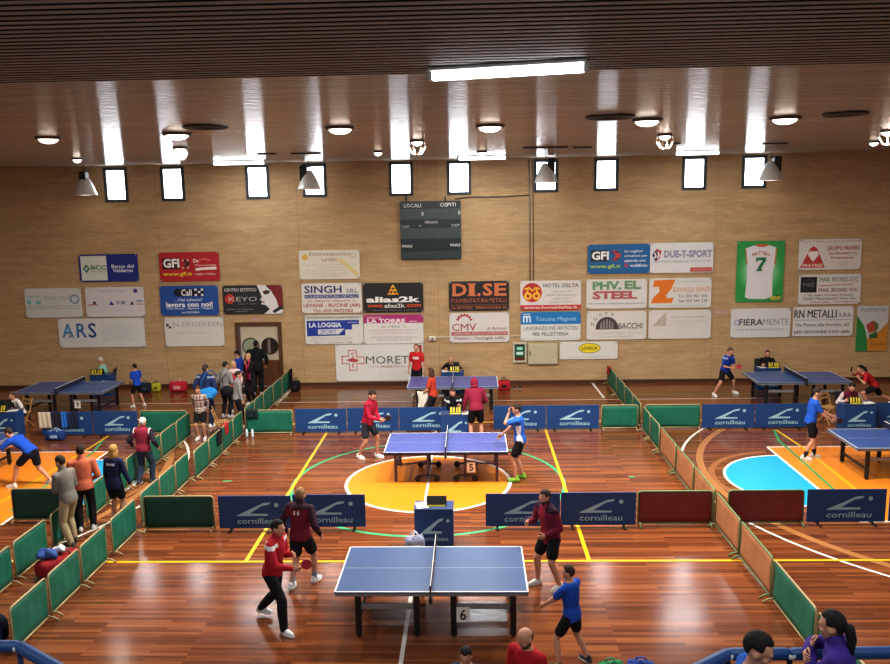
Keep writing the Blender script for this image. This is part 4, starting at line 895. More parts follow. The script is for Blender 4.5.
heap(-6.28, 12.72, .31, 'blue folded cloth lying on the red sports bag', '3E5C9A', .17, seed=3); heap(-6.14, 12.92, .34, 'small white crumpled towel on top of the blue cloth', 'D8DCE2', .11, seed=5)
p = G(147, 391); bag(p[0], 26.4, 'dark backpack against the wall behind the boy in blue', '1E2636', .42, .3, .32, .2, '3A4458', name='backpack')
p = A(153, 389, 26.45); bag(p[0]+.1, 26.5, 'small yellow bag beside the dark backpack at the wall', 'B4B030', .3, .22, .3, .1, '6A6A2A')
p = A(179, 386, 26.5); bag(p[0], 26.45, 'red sports bag on the floor along the wall under the white banner', 'B8283C', .58, .3, .36, 0, 'D89AA0')
p = A(504, 383, 26.2); bag(p[0], 26.2, 'red bag by the wall beside the table end under the gear banner', 'A8242C', .42, .28, .34, 0, '3A1A1C')
for k, q in enumerate((514, 520)):
    p = A(q, 386, 26.4); t = empty('sports_shoe', (p[0], 26.4, 0), 0, 'dark trainer lying by the wall beside the red bag', 'shoe', 'pair of dark trainers'); MB().capsule((0, -.1, .045), (0, .12, .04), .045, .035).obj('upper', DARK, t, True); MB().rbox((-.045, -.14, 0), (.045, .16, .022), .02).obj('sole', mat('C8C8C4'), t)
p = G(411, 546, .0); t = bag(S6[0]-.33, Y6-.22, 'white and navy crumpled bag at the foot of the stand behind table 6', '8A90AC', .34, .24, .33, .3, 'D8DAE4')
p = G(56, 440); bag(p[0], 20.78, 'dark blue duffel bag on the floor under the hanging jackets', '1E3E7A', .50, .24, .26, 0, '9AB4D4')
for px, c, lb, w, nm, ct in ((46, 'CFC6B0', 'cream towel hung over the navy panel, first in the row', .36, 'hanging_towel', 'towel'), (58, '2E2A38', 'dark tracksuit top hung between cream and blue towels', .3, 'hanging_jacket', 'jacket'), (66.5, '2C6CC0', 'bright blue towel hung over the navy panel', .24, 'hanging_towel', 'towel'), (74, '232C44', 'dark jacket hung beside the blue towel, last in the row', .3, 'hanging_jacket', 'jacket')):
    x = A(px, 422, 21.1)[0]; drape(x, 21.1, lb, c, w, .45, .3, 0, .70, nm, ct)
drape(-5.33, 19.75, 'red cloth hung over the green line beside the wooden chair', 'B02436', .3, .42, .3, -PI/2, .70); drape(-5.34, 19.2, 'black jacket hung over the green line next to the red cloth', '1C1E24', .42, .52, .4, -PI/2, .70, 'hanging_jacket', 'jacket')
drape(-5.0, 21.15, 'dark bag-like jacket slung over the end of the green cross panel', '16282A', .34, .22, .25, 0, .70, 'hanging_jacket', 'jacket')
drape(-5.19, 26.55, 'black coat hung over the last green panel at the wall', '15161A', .42, .5, .5, -PI/2, .70, 'hanging_jacket', 'jacket')
p = A(295.5, 385, 26.3); bag(p[0], 26.3, 'black box-shaped bag on the floor at the end of the green line', '17181C', .3, .3, .36, 0, '2C2C30')
p = G(241.5, 437); bottle(-5.12, 20.95, 'clear water bottle standing by the green cross panel, nearer the aisle'); bottle(-4.96, 20.93, 'clear water bottle standing by the green cross panel, further from the aisle')
p = G(14, 640); bag(-5.98, 10.42, 'dark blue-black bag at the picture edge beside the first green panel', '141A2C', .6, .40, .42, 1.2, '2A4A9A', name='backpack')
p = G(618, 672, .1); bag(p[0]-.08, p[1], 'green sports bag just showing at the bottom edge of the picture', '1E7A4A', .34, .26, .22, .2, '2E8A5A'); bag(p[0]+.30, p[1]+.02, 'blue sports bag beside the green one at the bottom edge', '1E3E86', .36, .26, .22, -.2, '2E50A0')
drape(5.6, 26.5, 'red cloth hung over the last panel of the single line at the wall', 'A82A34', .4, .4, .3, PI/2, .70)
folding_chair(-5.80, 20.9, 75, 'wooden folding chair in the aisle next to the red hanging cloth'); 
xl = A(24, 420, 21.6)[0]; folding_chair(A(21, 410, 22.05)[0], 22.1, 205, 'wooden folding chair under the man in white shirt')

# padded guard rail of the gallery
RB = mat('114078', rough=.5, var=.1); 
def rail(pts, label):
    t = empty('padded_guard_rail', pts[0], 0, label, 'railing', 'padded rails'); o = np.array(pts[0])
    for a, b in zip(pts[:-1], pts[1:]):
        a = np.array(a)-o; b = np.array(b)-o; d = (b-a)/np.linalg.norm(b-a)
        MB().capsule(a+d*.03, b-d*.03, .05, .05, 14).obj('padded_tube', RB, t, True)
        MB().capsule(a+d*.03-np.array([0, 0, .42]), b-d*.03-np.array([0, 0, .42]), .03, .03, 10).obj('lower_tube', RB, t, True)
        n = max(int(np.linalg.norm(b-a)/1.4), 1)
        for k in range(n+1):
            q = a+(b-a)*k/n; MB().cyl(q, q-np.array([0, 0, (q+o)[2]-1.5]), .022, 10).obj('post', RB, t, True)
    for a in pts[1:-1]:
        a = np.array(a)-o; MB().lathe([(.052, -.02), (.058, 0), (.052, .02)], 16, c=a).obj('strap', mat('D8D8D4'), t)
    return t
YRL = 6.05
rail([A(900, 650, YRL)+np.array([1.2, 0, 0]), A(790, 654, YRL), A(728, 654, YRL), G(668, 684, A(728, 654, YRL)[2])], 'blue padded rail in front of the two children at the bottom')
rail([A(-20, 646, YRL)-np.array([1.2, 0, 0]), A(19, 646.5, YRL), G(85, 684, A(19, 646.5, YRL)[2])], 'blue padded rail in the bottom corner beside the first green panel')

# ------------------------------------------------------------------ people
def nrm(v): v = np.array(v, float); l = np.linalg.norm(v); return v/l if l > 1e-9 else v
def ik(a, b, l1, l2, pole):
    a = np.array(a, float); b = np.array(b, float); d = b-a; D = np.linalg.norm(d)
    if D > (l1+l2)*.995: b = a+d/D*(l1+l2)*.995; d = b-a; D = np.linalg.norm(d)
    D = max(D, abs(l1-l2)+.02); u = d/max(np.linalg.norm(d), 1e-6)
    x = (l1*l1-l2*l2+D*D)/(2*D); h = math.sqrt(max(l1*l1-x*x, 0))
    p = np.array(pole, float); p = p-u*np.dot(p, u); p = nrm(p) if np.linalg.norm(p) > 1e-4 else np.array([0, 0, 1.0])
    return a+u*x+p*h, b
def rotm(*e): return np.array(Euler(e, 'XYZ').to_matrix())
def make_hand(mb, wrist, elbow, side, curl, s, m=0, up=None):
    """palm, four jointed fingers and a thumb from the side of the palm"""
    y = nrm(np.array(wrist)-np.array(elbow)); ref = np.array([0, 0, 1.0]) if up is None else np.array(up, float)
    if abs(np.dot(y, ref)) > .9: ref = np.array([0, 1.0, 0])
    x = nrm(np.cross(y, ref)); z = np.cross(x, y)           # thumb edge looks up (z), palm looks sideways (x)
    px = x*(-side)                                          # palm normal turned to the body
    Mx = np.array([z, y, px]).T*s
    def T(p): return np.array(wrist)+Mx @ np.array(p)
    q = MB()
    q.ell((0, 0, 0), (.041, .052, .016), None, 12, 8)
    mb.add([T((p[0], p[1]+.045, p[2])) for p in q.v], q.f, m)
    mb.capsule(np.array(wrist)-y*.03*s, np.array(wrist)+y*.035*s, .024*s, .026*s, 8, m)
    for k, (bx, ln) in enumerate(((.030, .070), (.010, .078), (-.011, .073), (-.031, .058))):
        p = np.array([bx, .085, 0.0]); an = .15; ppts = [p]
        for f, c in ((.45, .5), (.32, .75), (.23, .5)):
            an += c*curl*1.5; p = p+ln*f*np.array([bx*.6, math.cos(an), math.sin(an)]); ppts.append(p)
        rr = (.0095, .009, .008, .0065)
        for i in range(3): mb.capsule(T(ppts[i]), T(ppts[i+1]), rr[i]*s, rr[i+1]*s, 6, m, 2)
    p0 = np.array([.026, .022, .006]); p1 = np.array([.058, .050, .016+.01*curl]); p2 = np.array([.064-.02*curl, .082, .024+.02*curl]); p3 = np.array([.058-.035*curl, .104, .030+.03*curl])
    for a, b, r0, r1 in ((p0, p1, .014, .011), (p1, p2, .011, .0095), (p2, p3, .0095, .0075)): mb.capsule(T(a), T(b), r0*s, r1*s, 6, m, 2)
    return T((0, .095, .014)), Mx/s
PENDING = []
def pend(o, vox, iters, extra=None, paintfn=None, extramats=()):
    r = o.modifiers.new('r', 'REMESH'); r.mode = 'VOXEL'; r.voxel_size = vox; r.use_smooth_shade = True
    sm = o.modifiers.new('s', 'SMOOTH'); sm.factor = .5; sm.iterations = iters
    PENDING.append((o, extra, paintfn))
def person(label, x, y, heading, H=1.75, z=0, lean=5, side=0, twist=0, hip=None, pel=(0, 0), feet=((-.11, 0, 0), (.11, 0, 0)), hands=((-.25, .1, .85), (.25, .1, .85)), curl=(.45, .45),
           head=(0, 10), hair='short', hc='2A211C', sk='C08C72', top='2050B0', sleeve='short', tpaint=None, tmats=(), bottom='1A1A1E', legs='shorts', shoe='E2E2E2', sole='E8E8E4', build=1.0, sock=None,
           beard=None, hold=None, vox=None, open_neck=None, female=False, group=None, footyaw=(0, 0), hem=-.10, thumbup=(None, None), fold=None, cap=None, poles=(None, None)):
    s = H/1.75*.975; b = build
    root = empty('person', (x, y, z), -math.radians(heading), label, 'person', group)
    if vox is None: vox = .013 if y < 15 else (.016 if y < 20 else .02)
    sit = hip is not None
    fz = [np.array(f, float)*s for f in feet]
    an = [f+np.array([0, -.02, .085])*s for f in fz]
    hz = (hip if sit else .925)*s
    P = np.array([pel[0]*s, pel[1]*s, hz])
    if not sit:      # lower the pelvis until both feet are in reach
        for _ in range(60):
            if all(np.linalg.norm(P+np.array([sx*.09*s, 0, 0])-a) < .845*s for sx, a in zip((-1, 1), an)): break
            P[2] -= .01*s
    la, sa, tw = math.radians(lean), math.radians(side), math.radians(twist)
    t = nrm((math.sin(sa), math.sin(la)*math.cos(sa), math.cos(la)*math.cos(sa)))
    rp = np.array([1.0, 0, 0]); rs = np.array([math.cos(tw), -math.sin(tw), 0.0])
    rs = nrm(rs-t*np.dot(rs, t)); fs_ = np.cross(t, rs)
    rp = nrm(rp-.6*t*np.dot(rp, t)); fp = np.cross(t, rp)
    bend = .06*s*math.sin(la)
    def spine(u):    # u 0..1 hips to neck, gently rounded
        return P+t*(.56*s*u)+np.cross(rs, t)*(-0)+(-fs_)*(-bend*math.sin(u*PI))*-1
    Nk = spine(1.0)
    shw = .178*s*b*(.92 if female else 1)
    Sh = [spine(.865)+rs*sx*shw for sx in (-1, 1)]
    Hp = [P+rp*sx*.092*s+np.array([0, 0, -.02*s]) for sx in (-1, 1)]
    kn = []; 
    for i, sx in enumerate((-1, 1)):
        k, a = ik(Hp[i], an[i], .435*s, .42*s, (sx*.12, 1, .15)); kn.append(k); an[i] = a
    el = []; wr = []
    for i, sx in enumerate((-1, 1)):
        q = np.array(hands[i], float)*s; pole = rs*sx*.55-fs_*.7+np.array([0, 0, -.75])
        pole = pole if poles[i] is None else np.array(poles[i], float)
        e, w = ik(Sh[i], q, .295*s, .255*s, pole); el.append(e); wr.append(w)
    # ---- body
    def rings(spec, infl=0.0, n=18):
        out = []
        for u, rx, ry, off in spec:
            c = spine(u); k = min(max(u, 0), 1); r = nrm(rp*(1-k)+rs*k); f = nrm(fp*(1-k)+fs_*k)
            out.append([c+r*((rx*b+infl)*s*math.cos(2*PI*j/n))+f*((ry*b+infl)*s*math.sin(2*PI*j/n)+off*s) for j in range(n)])
        return out
    hipk = 1.06 if female else 1.0
    TOR = [(-.16, .09, .07, 0), (-.10, .145*hipk, .105, -.005), (0, .158*hipk, .112, -.008), (.14, .148, .104, 0), (.28, .140 if not female else .128, .098, .004), (.45, .150, .108, .006), (.62, .162, .115, .006), (.78, .172, .110, .0), (.90, .160, .092, -.008), (.97, .105, .072, -.006), (1.02, .06, .058, 0)]
    B = MB(); B.loft(rings(TOR))
    hyaw, hp = math.radians(head[0]), math.radians(head[1]); la2 = la*.35
    hd = nrm(t*.55+np.array([0, 0, .6])+fs_*.10)
    Hc = Nk+hd*.135*s+fs_*.012*s
    HM = np.array((Matrix.Rotation(-tw-hyaw, 3, 'Z') @ Matrix.Rotation(-hp-la2, 3, 'X')))*s
    def HT(p): return Hc+HM @ np.array(p)
    def hell(mb, c, r, m=0, nu=16, nv=10, fn=None):
        q = MB(); q.ell((0, 0, 0), r, None, nu, nv, 0, fn); mb.add([HT(np.array(p)+np.array(c)) for p in q.v], q.f, m)
    B.capsule(spine(.95), Hc-hd*.03*s, .062*s, .056*s, 12)
    hell(B, (0, -.008, .028), (.077, .097, .098)); hell(B, (0, .030, -.045), (.060, .068, .068)); hell(B, (0, .062, -.085), (.032, .030, .026))
    hell(B, (0, .096, -.018), (.014, .022, .028)); hell(B, (0, .085, .028), (.05, .018, .014))
    for sx in (-1, 1): hell(B, (sx*.079, -.008, -.012), (.012, .022, .034)); hell(B, (sx*.04, .062, -.02), (.025, .03, .022))
    for i, sx in enumerate((-1, 1)):
        B.capsule(spine(.86)+rs*sx*.10*s, Sh[i], .06*s*b, .058*s*b); B.capsule(Sh[i], el[i], .053*s*b, .041*s*b); 
        mid_ = el[i]*.65+wr[i]*.35; B.capsule(el[i], mid_, .041*s*b, .041*s*b); B.capsule(mid_, wr[i], .041*s*b, .026*s)
        B.capsule(Hp[i], kn[i], .083*s*b, .056*s*b, 12); c1 = kn[i]*.68+an[i]*.32+nrm(np.cross(an[i]-kn[i], rp))*0
        bk = nrm(np.cross(rp, an[i]-kn[i])); bk = -bk if np.dot(bk, fp) > 0 else bk
        B.capsule(kn[i], c1+bk*.012*s, .054*s*b, .056*s*b, 12); B.capsule(c1+bk*.012*s, an[i], .056*s*b, .036*s*b, 12)
        fy = math.radians(footyaw[i]+sx*8); fd = np.array([math.sin(fy), math.cos(fy), 0])
        B.capsule(an[i], an[i]+fd*.13*s+np.array([0, 0, -.045*s]), .036*s, .026*s)
    E = MB()                       # hands and the features of the face
    grips = []
    for i, sx in enumerate((-1, 1)): grips.append(make_hand(E, wr[i], el[i], sx, curl[i], s, 0, thumbup[i]))
    for sx in (-1, 1):
        hell(E, (sx*.029, .0765, .008), (.013, .008, .0075), 1, 10, 6); hell(E, (sx*.029, .0825, .008), (.006, .0035, .006), 2, 8, 5); hell(E, (sx*.030, .085, .028), (.018, .007, .0045), 4, 8, 5)
    hell(E, (0, .092, -.062), (.022, .008, .0065), 3, 10, 5)
    body = B.obj('body', [skin(sk), mat('E8E4DE', rough=.2), mat('2A1E18', rough=.2), mat('9A5148', rough=.5), mat(beard or hc, rough=.9)], root); pend(body, vox, 4, E)
    # ---- clothing
    def sm_(name, mb, mats, it=5, pf=None, v=None):
        o = mb.obj(name, mats, root); pend(o, v or vox, it, None, pf); return o
    T_ = MB(); hemr = [(hem, .160*hipk, .120, -.006), (0, .166*hipk, .122, -.006), (.14, .160, .118, 0)]+TOR[4:9]+[(.96, .115, .082, -.006), (1.0, .072, .068, 0)]
    T_.loft(rings(hemr, .014))
    for i, sx in enumerate((-1, 1)):
        T_.capsule(spine(.86)+rs*sx*.10*s, Sh[i], .076*s*b, .072*s*b, 12)
        if sleeve == 'long':
            T_.capsule(Sh[i], el[i], .068*s*b, .058*s*b, 12); T_.capsule(el[i], wr[i]*.96+el[i]*.04, .058*s*b, .042*s, 12)
        elif sleeve == 'short':
            e2 = Sh[i]*.32+el[i]*.68; T_.capsule(Sh[i], e2, .071*s*b, .066*s*b, 12)
    if sleeve == 'long': T_.capsule(spine(.96), spine(1.08), .08*s, .072*s, 12)
    if fold: pass
    inv = {'P': P, 't': t, 'rs': rs, 'fs': fs_, 's': s, 'sp': spine}
    def mkpf(fn):
        if not fn: return None
        def pf(C):
            d = C-P; return fn(d @ t/(.56*s), d @ rs/s, d @ fs_/s, C)
        return pf
    sm_('jacket' if sleeve == 'long' else 'shirt', T_, [cloth(top)]+[cloth(c) for c in tmats], 5, mkpf(tpaint))
    L_ = MB(); L_.loft(rings([(-.17, .11, .10, 0), (-.1, .162*hipk, .122, -.006), (0, .164*hipk, .120, -.008), (.1, .156*hipk, .114, -.004)], .006))
    for i, sx in enumerate((-1, 1)):
        if legs == 'long':
            L_.capsule(Hp[i], kn[i], .096*s*b, .072*s*b, 12); c1 = kn[i]*.68+an[i]*.32; bk = nrm(np.cross(rp, an[i]-kn[i])); bk = -bk if np.dot(bk, fp) > 0 else bk; L_.capsule(kn[i], c1+bk*.010*s, .072*s*b, .073*s*b, 12); L_.capsule(c1+bk*.010*s, an[i], .073*s*b, .056*s*b, 12)
        else:
            k2 = Hp[i]*.34+kn[i]*.66; L_.capsule(Hp[i], k2, .102*s*b, .094*s*b, 12)
    sm_('trousers' if legs == 'long' else 'shorts', L_, [cloth(bottom)], 4)
    for i, sx in enumerate((-1, 1)):
        fy = math.radians(footyaw[i]+sx*8); fd = np.array([math.sin(fy), math.cos(fy), 0]); rd = np.array([fd[1], -fd[0], 0])
        S = MB(); base = an[i]+np.array([0, 0, -.085*s]); lift = feet[i][2] if len(feet[i]) > 2 else 0
        tp = -.06 if lift > .05 else 0.0
        def W(l, w, h): return base+fd*l*s+rd*w*s+np.array([0, 0, (h+(tp*l/.15 if l > 0 else 0))*s])
        S.capsule(W(-.045, 0, .045), W(.05, 0, .055), .043*s, .045*s, 12); S.capsule(W(.05, 0, .055), W(.155, 0, .036), .045*s, .034*s, 12); S.capsule(W(-.03, 0, .06), W(-.02, 0, .10), .044*s, .042*s, 12)
        o = S.obj('shoe', [cloth(shoe)], root); pend(o, .012*s, 3)
        Q = MB(); n = 20; pts = []
        for j in range(n):
            a = 2*PI*j/n; l = .06+.135*math.cos(a); w = (.041+.010*math.cos(a))*math.sin(a); pts.append((l, w))
        Q.loft([[W(l, w, 0.001) for l, w in pts], [W(l*1.0, w*1.04, .014) for l, w in pts], [W(l, w, .026) for l, w in pts]]); so = Q.obj('sole', mat(sole, rough=.7), o, True)
        if sock: k_ = an[i]*.72+kn[i]*.28; MB().capsule(an[i]-np.array([0, 0, .02*s]), k_, .043*s, .052*s, 14).obj('sock', cloth(sock), root, True)
    # ---- hair
    if hair:
        hm = MB(); hmat = mat(hc, rough=.75, spec=.3, var=.35, scale=30, bump=.4)
        def dome(p, low=-.055, front=.052, k=.80):
            x_, y_, z_ = p
            if (y_ > .035 and z_ < front) or (y_ > -.03 and z_ < low+.05 and abs(x_) > .03) or z_ < low-.03: return (x_*k, y_*k-.004, z_*.9)
            w = 1+.035*math.sin(x_*140+y_*60)*math.sin(z_*120); return (x_*w, y_*w, z_*w)
        if hair == 'bald': hell(hm, (0, -.022, .0), (.0795, .092, .06), 0, 20, 12, lambda p: (p[0]*.8, p[1]*.8, p[2]) if (p[1] > -.01 or p[2] > .03) else p)
        elif hair == 'hood':
            hell(hm, (0, -.02, .015), (.105, .125, .135), 0, 20, 12, lambda p: (p[0]*.75, p[1]*.55, p[2]) if p[1] > .05 and p[2] < .07 else p); hell(hm, (0, -.05, -.10), (.11, .10, .06), 0, 16, 8)
        else:
            r = {'short': (.084, .106, .106), 'long': (.092, .112, .112), 'bob': (.094, .114, .112), 'pony': (.085, .108, .106)}[hair if hair in ('short', 'long', 'bob', 'pony') else 'short']
            hell(hm, (0, -.016, .040), r, 0, 22, 14, dome)
            if hair in ('long', 'bob'):
                ln = .20 if hair == 'long' else .12
                hell(hm, (0, -.055, -.03-ln*.3), (.095, .062, .06+ln*.55), 0, 18, 10)
                for sx in (-1, 1): hell(hm, (sx*.072, -.01, -.03-ln*.15), (.026, .045, .05+ln*.4), 0, 10, 8)
            if hair == 'pony':
                q = [HT((0, -.10, .02)), HT((0, -.135, -.0)), HT((0, -.14, -.09)), HT((0, -.12, -.22))]
                for a_, b_, r0, r1 in ((q[0], q[1], .03, .042), (q[1], q[2], .042, .040), (q[2], q[3], .040, .015)): hm.capsule(a_, b_, r0*s, r1*s, 10)
        hm.obj('hood' if hair == 'hood' else 'hair', cloth(hc) if hair == 'hood' else hmat, root, True)
    if beard:
        bm_ = MB(); hell(bm_, (0, .034, -.058), (.064, .071, .058), 0, 18, 12, lambda p: (p[0]*.7, p[1]*.7, p[2]) if p[2] > .022 or (p[1] > .05 and p[2] > -.005 and abs(p[0]) < .028) else p); bm_.obj('beard', mat(beard, rough=.9, var=.3, scale=40), root, True)
    if cap:
        cm_ = MB(); hell(cm_, (0, -.012, .045), (.089, .110, .100), 0, 20, 12, lambda p: (p[0], p[1], max(p[2], .0)))
        cm_.add([HT((.07*math.cos(a), .07+.11*math.sin(a)*1.0, .048-.02*math.sin(a))) for a in [PI*j/12 for j in range(13)]]+[HT((.07*math.cos(a), .07+.11*math.sin(a)*1.0, .040-.02*math.sin(a))) for a in [PI*j/12 for j in range(13)]], [tuple(range(13)), tuple(range(25, 12, -1))]+[(i, 13+i, 14+i, i+1) for i in range(12)]); cm_.obj('cap', cloth(cap), root, True)
    # world transform of a grip, for things held
    R = np.array(Matrix.Rotation(-math.radians(heading), 3, 'Z')); o3 = np.array([x, y, z])
    return root, [(o3+R @ g[0], R @ g[1]) for g in grips], dict(R=R, o=o3, P=P, spine=spine, Hc=Hc, s=s, Sh=Sh, rs=rs, fs=fs_, t=t)
def bat(grip, label, face='B02430', flip=1):
    p, M = grip; t = empty('table_tennis_bat', p, 0, label, 'bat', 'table tennis bats')
    z, y, px = M[:, 0], M[:, 1], M[:, 2]
    d = nrm(y*.75+z*.65); n = nrm(px-d*np.dot(px, d)); e = np.cross(d, n)
    def T(a, b, c): return d*a+e*b+n*c
    MB().loft([[T(-.05, w, c) for w, c in ((-.013, -.009), (.013, -.009), (.013, .009), (-.013, .009))], [T(.06, w, c) for w, c in ((-.015, -.008), (.015, -.008), (.015, .008), (-.015, .008))]]).obj('handle', mat('A87A4A', rough=.5), t)
    out = [(.13+.082*math.cos(2*PI*j/24), .076*math.sin(2*PI*j/24)) for j in range(24)]
    bl = MB().loft([[T(a, b, -.004) for a, b in out], [T(a, b, .004) for a, b in out]]).obj('blade', mat('C09A66', rough=.5), t)
    MB().loft([[T(a, b, .0042) for a, b in out], [T(a, b, .007) for a, b in out]]).obj('rubber', mat(face, rough=.6), bl); MB().loft([[T(a, b, -.007) for a, b in out], [T(a, b, -.0042) for a, b in out]]).obj('rubber', mat(face if flip else '1A1A1A', rough=.6), bl)
    return t
# jacket colour patterns: (along torso, sideways, forward)
def pf_shoulders(u, r, f, C): return np.where((u > .80) | (np.abs(r) > .215), 1, 0)
def pf_sides(u, r, f, C): return np.where((np.abs(r) > .146) & (np.abs(r) < .18) & (u < .66), 1, 0)
def pf_sleeves(u, r, f, C): return np.where(np.abs(r) > .20, 1, 0)
def pf_stripe(u, r, f, C): return np.where((u > .83) & (u < .93) & (np.abs(r) > .1), 1, 0)
def pf_checks(u, r, f, C): return np.where((np.sin(C[:, 2]*75) > .55) | (np.sin(C[:, 0]*70) > .72), 1, np.where(np.sin(C[:, 2]*37+1) > .6, 2, 0))
def pf_badge(u, r, f, C): return np.where((f > .05) & (np.abs(r) < .10) & (u > .60) & (u < .74), 1, 0)
def pf_back(u, r, f, C): return np.where((f < -.05) & (np.abs(r) < .10) & (u > .72) & (u < .80), 1, 0)
def pf_mark(u, r, f, C): return np.where((f < -.04) & ((np.abs(np.abs(r)-.035) < .018) & (u > .70) & (u < .83)), 2, np.where((u > .88) | (np.abs(r) > .215), 1, 0))
def pf_front(u, r, f, C): return np.where((f > .03) & (np.abs(r) < .07), 1, np.where((u > .86), 2, 0))

# -- court of table 6
_, g, _ = person('man in red jacket and black trousers stepping forward with a red bat', -1.95, 11.05, 112, 1.76, lean=10, twist=-8, feet=((-.16, -.36, .05), (.18, .30, 0)), hands=((-.10, .30, 1.14), (.16, .47, 1.06)), curl=(.5, .8), head=(-6, 8), top='A8202E', sleeve='long', tpaint=pf_stripe, tmats=('E2DEDC',), bottom='17171B', legs='long', hc='1E1815', build=1.08)
bat(g[1], 'red bat held out by the man in red jacket at table 6', 'A82838')
person('man in maroon jacket with dark shoulders walking away, seen from behind', -1.80, 12.30, 18, 1.72, lean=3, feet=((-.12, -.16, 0), (.13, .20, 0)), hands=((-.30, .05, .92), (.34, .06, .95)), head=(-15, 4), top='6E1E30', sleeve='long', tpaint=pf_mark, tmats=('38202C', 'DCD4D4'), bottom='1C1E26', sock='7E98B0', build=1.12, hc='8A6A4A', shoe='DDE2E8')
person('bearded man in open maroon jacket and black shorts, fist raised to chest', 2.24, 12.30, 238, 1.70, lean=9, feet=((-.20, -.02, 0), (.16, .16, 0)), hands=((-.14, .20, 1.0), (.16, .36, 1.16)), curl=(.5, .9), head=(8, 10), top='701E34', sleeve='long', tpaint=pf_front, tmats=('8E2438', '34182A'), bottom='16161A', hc='3A2A22', beard='3A2C24', shoe='DAD8D2', build=1.12, hem=-.22)
person('boy in bright blue shirt and black shorts, arm stretched toward table 6', 2.30, 10.0, 312, 1.47, lean=5, feet=((-.25, .10, 0), (.26, -.12, 0)), hands=((-.18, .44, .98), (.10, .36, 1.0)), head=(-12, 8), top='1C4AA8', bottom='141418', hc='3A2A20', shoe='3A3A40', hem=-.14)
person('bald bearded man in red shirt at the bottom of the picture', A(529, 640, 8.1)[0], 8.1, 215, 1.69, hair='bald', hc='6A4A3A', beard='3A2A24', top='A81E28', head=(25, 28), feet=((-.12, 0, 0), (.12, .05, 0)), bottom='24262E', legs='long')
person('person with black hair and only the head showing at the bottom edge', A(467, 655, 8.15)[0], 8.15, 190, 1.42, hc='141110', top='2A2E38', head=(0, 22), bottom='24262E', legs='long')
zd = 1.5
person('boy with dark hair in blue shirt standing at the padded rail, looking down', A(741, 655, 5.2)[0], 5.2, 100, (A(757, 622, 5.3)[2]-zd)*1.02, zd, lean=8, hc='120F0E', top='1E56B0', head=(10, 24), bottom='20242E', legs='long', hands=((.0, .32, 1.05), (.18, .25, .98)), vox=.011, feet=((-.11, 0, 0), (.11, .05, 0)))
person('girl with black ponytail in purple sweater, arms resting on the padded rail', A(848, 655, 5.66)[0], 5.66, 285, (A(833, 616, 5.6)[2]-zd)*1.02, zd, lean=10, twist=15, hair='pony', hc='120E10', top='3E2A7E', sleeve='long', head=(10, 8), bottom='1C1E28', legs='long', hands=((.17, .25, 1.29), (.10, .30, 1.30)), vox=.011, female=True, poles=((-.6, .3, -.7), (1, .1, -.35)), thumbup=((0, 0, 1), (0, 0, 1)))
# -- court of table 5
_, g, _ = person('player in red jacket and dark grey shorts holding a bat at his waist', -1.56, 19.02, 118, 1.80, lean=13, feet=((-.13, .18, 0), (.15, -.16, 0)), hands=((-.02, .36, 1.02), (.12, .44, 1.05)), curl=(.5, .8), head=(5, 28), top='A01E38', sleeve='long', tpaint=pf_stripe, tmats=('7E1830',), bottom='2E323E', hc='241C18', beard='3A2C26')
bat(g[1], 'small dark bat held at the waist of the player in red jacket', '2A1A1E')
person('player in blue and white shirt leaning one hand on table 5, other hand at face', 2.06, 17.34, 282, 1.80, lean=5, twist=-6, feet=((-.13, .10, 0), (.12, -.02, 0)), poles=((-.2, .7, -.7), None), hands=((-.06, .24, 1.56), (.12, .56, .84)), curl=(.5, .2), head=(0, 16), top='2A62C0', tpaint=pf_sides, tmats=('D8DCE6',), bottom='141418', shoe='8CC63A', sole='3E7A3A', hc='2E241E')
person('umpire in black seated behind the stand of table 5, hand at chin', X5-.1, 21.32, 175, 1.70, hip=.50, lean=16, feet=((-.14, .42, 0), (.14, .42, 0)), hands=((-.22, .34, .82), (.02, .32, 1.12)), head=(-5, 12), top='17181C', sleeve='long', tpaint=pf_stripe, tmats=('C8CCD2',), bottom='1A1C24', legs='long', hc='3E3028')
plain_chair(X5-.1, 21.42, 175, 'dark chair of the umpire behind table 5')
person('player in orange-red shirt facing sideways with a white towel in hand', A(433, 400, 21.95)[0], 21.95, 285, 1.68, lean=4, hands=((-.16, .30, .98), (.18, .33, .95)), curl=(.8, .8), head=(0, 6), top='BA442E', bottom='1C1C22', hc='4A3428', hair='bob')
tw = A(422.5, 404, 21.85); o = MB().grid(lambda u, v: ((u-.5)*(.30-.14*v)+.05*v*math.sin(v*5), .03*math.sin(u*11+v*4), -.62*v*(1-.35*abs(u-.3))), 12, 14).obj('hand_towel', cloth('DED8CC'), None, True, (tw[0], 21.85, 1.0)); o.modifiers.new('t', 'SOLIDIFY').thickness = .02; tag(o, 'cream towel held by the player in orange-red shirt', 'towel')
person('player in pink hooded sweatshirt with hood up, leaning over, seen from behind', A(476.5, 428, 20.15)[0], 20.15, 350, 1.78, lean=24, feet=((-.15, 0, 0), (.15, .02, 0)), hands=((-.28, .26, .84), (.22, .40, .98)), hair='hood', hc='84223C', top='84223C', sleeve='long', bottom='15151A', build=1.06)
person('player in red shirt standing upright against the big white banner', A(417, 372, 25.5)[0], 25.5, 195, 1.76, lean=0, hands=((-.26, .05, .86), (.27, .08, .84)), head=(0, 0), top='B8242C', tpaint=pf_badge, tmats=('D8C4C4',), bottom='17171B', hc='6A5A50')
person('bald umpire in black shirt bending over papers under the gear banner', xb-.02, 26.2, 185, 1.74, hip=.50, lean=28, feet=((-.14, .42, 0), (.14, .42, 0)), hands=((-.25, .36, .80), (.22, .36, .80)), hair='bald', hc='6A5A50', head=(0, 24), top='141417', bottom='1A1C24', legs='long')
plain_chair(xb-.02, 26.4, 185, 'dark chair of the bald umpire in black')
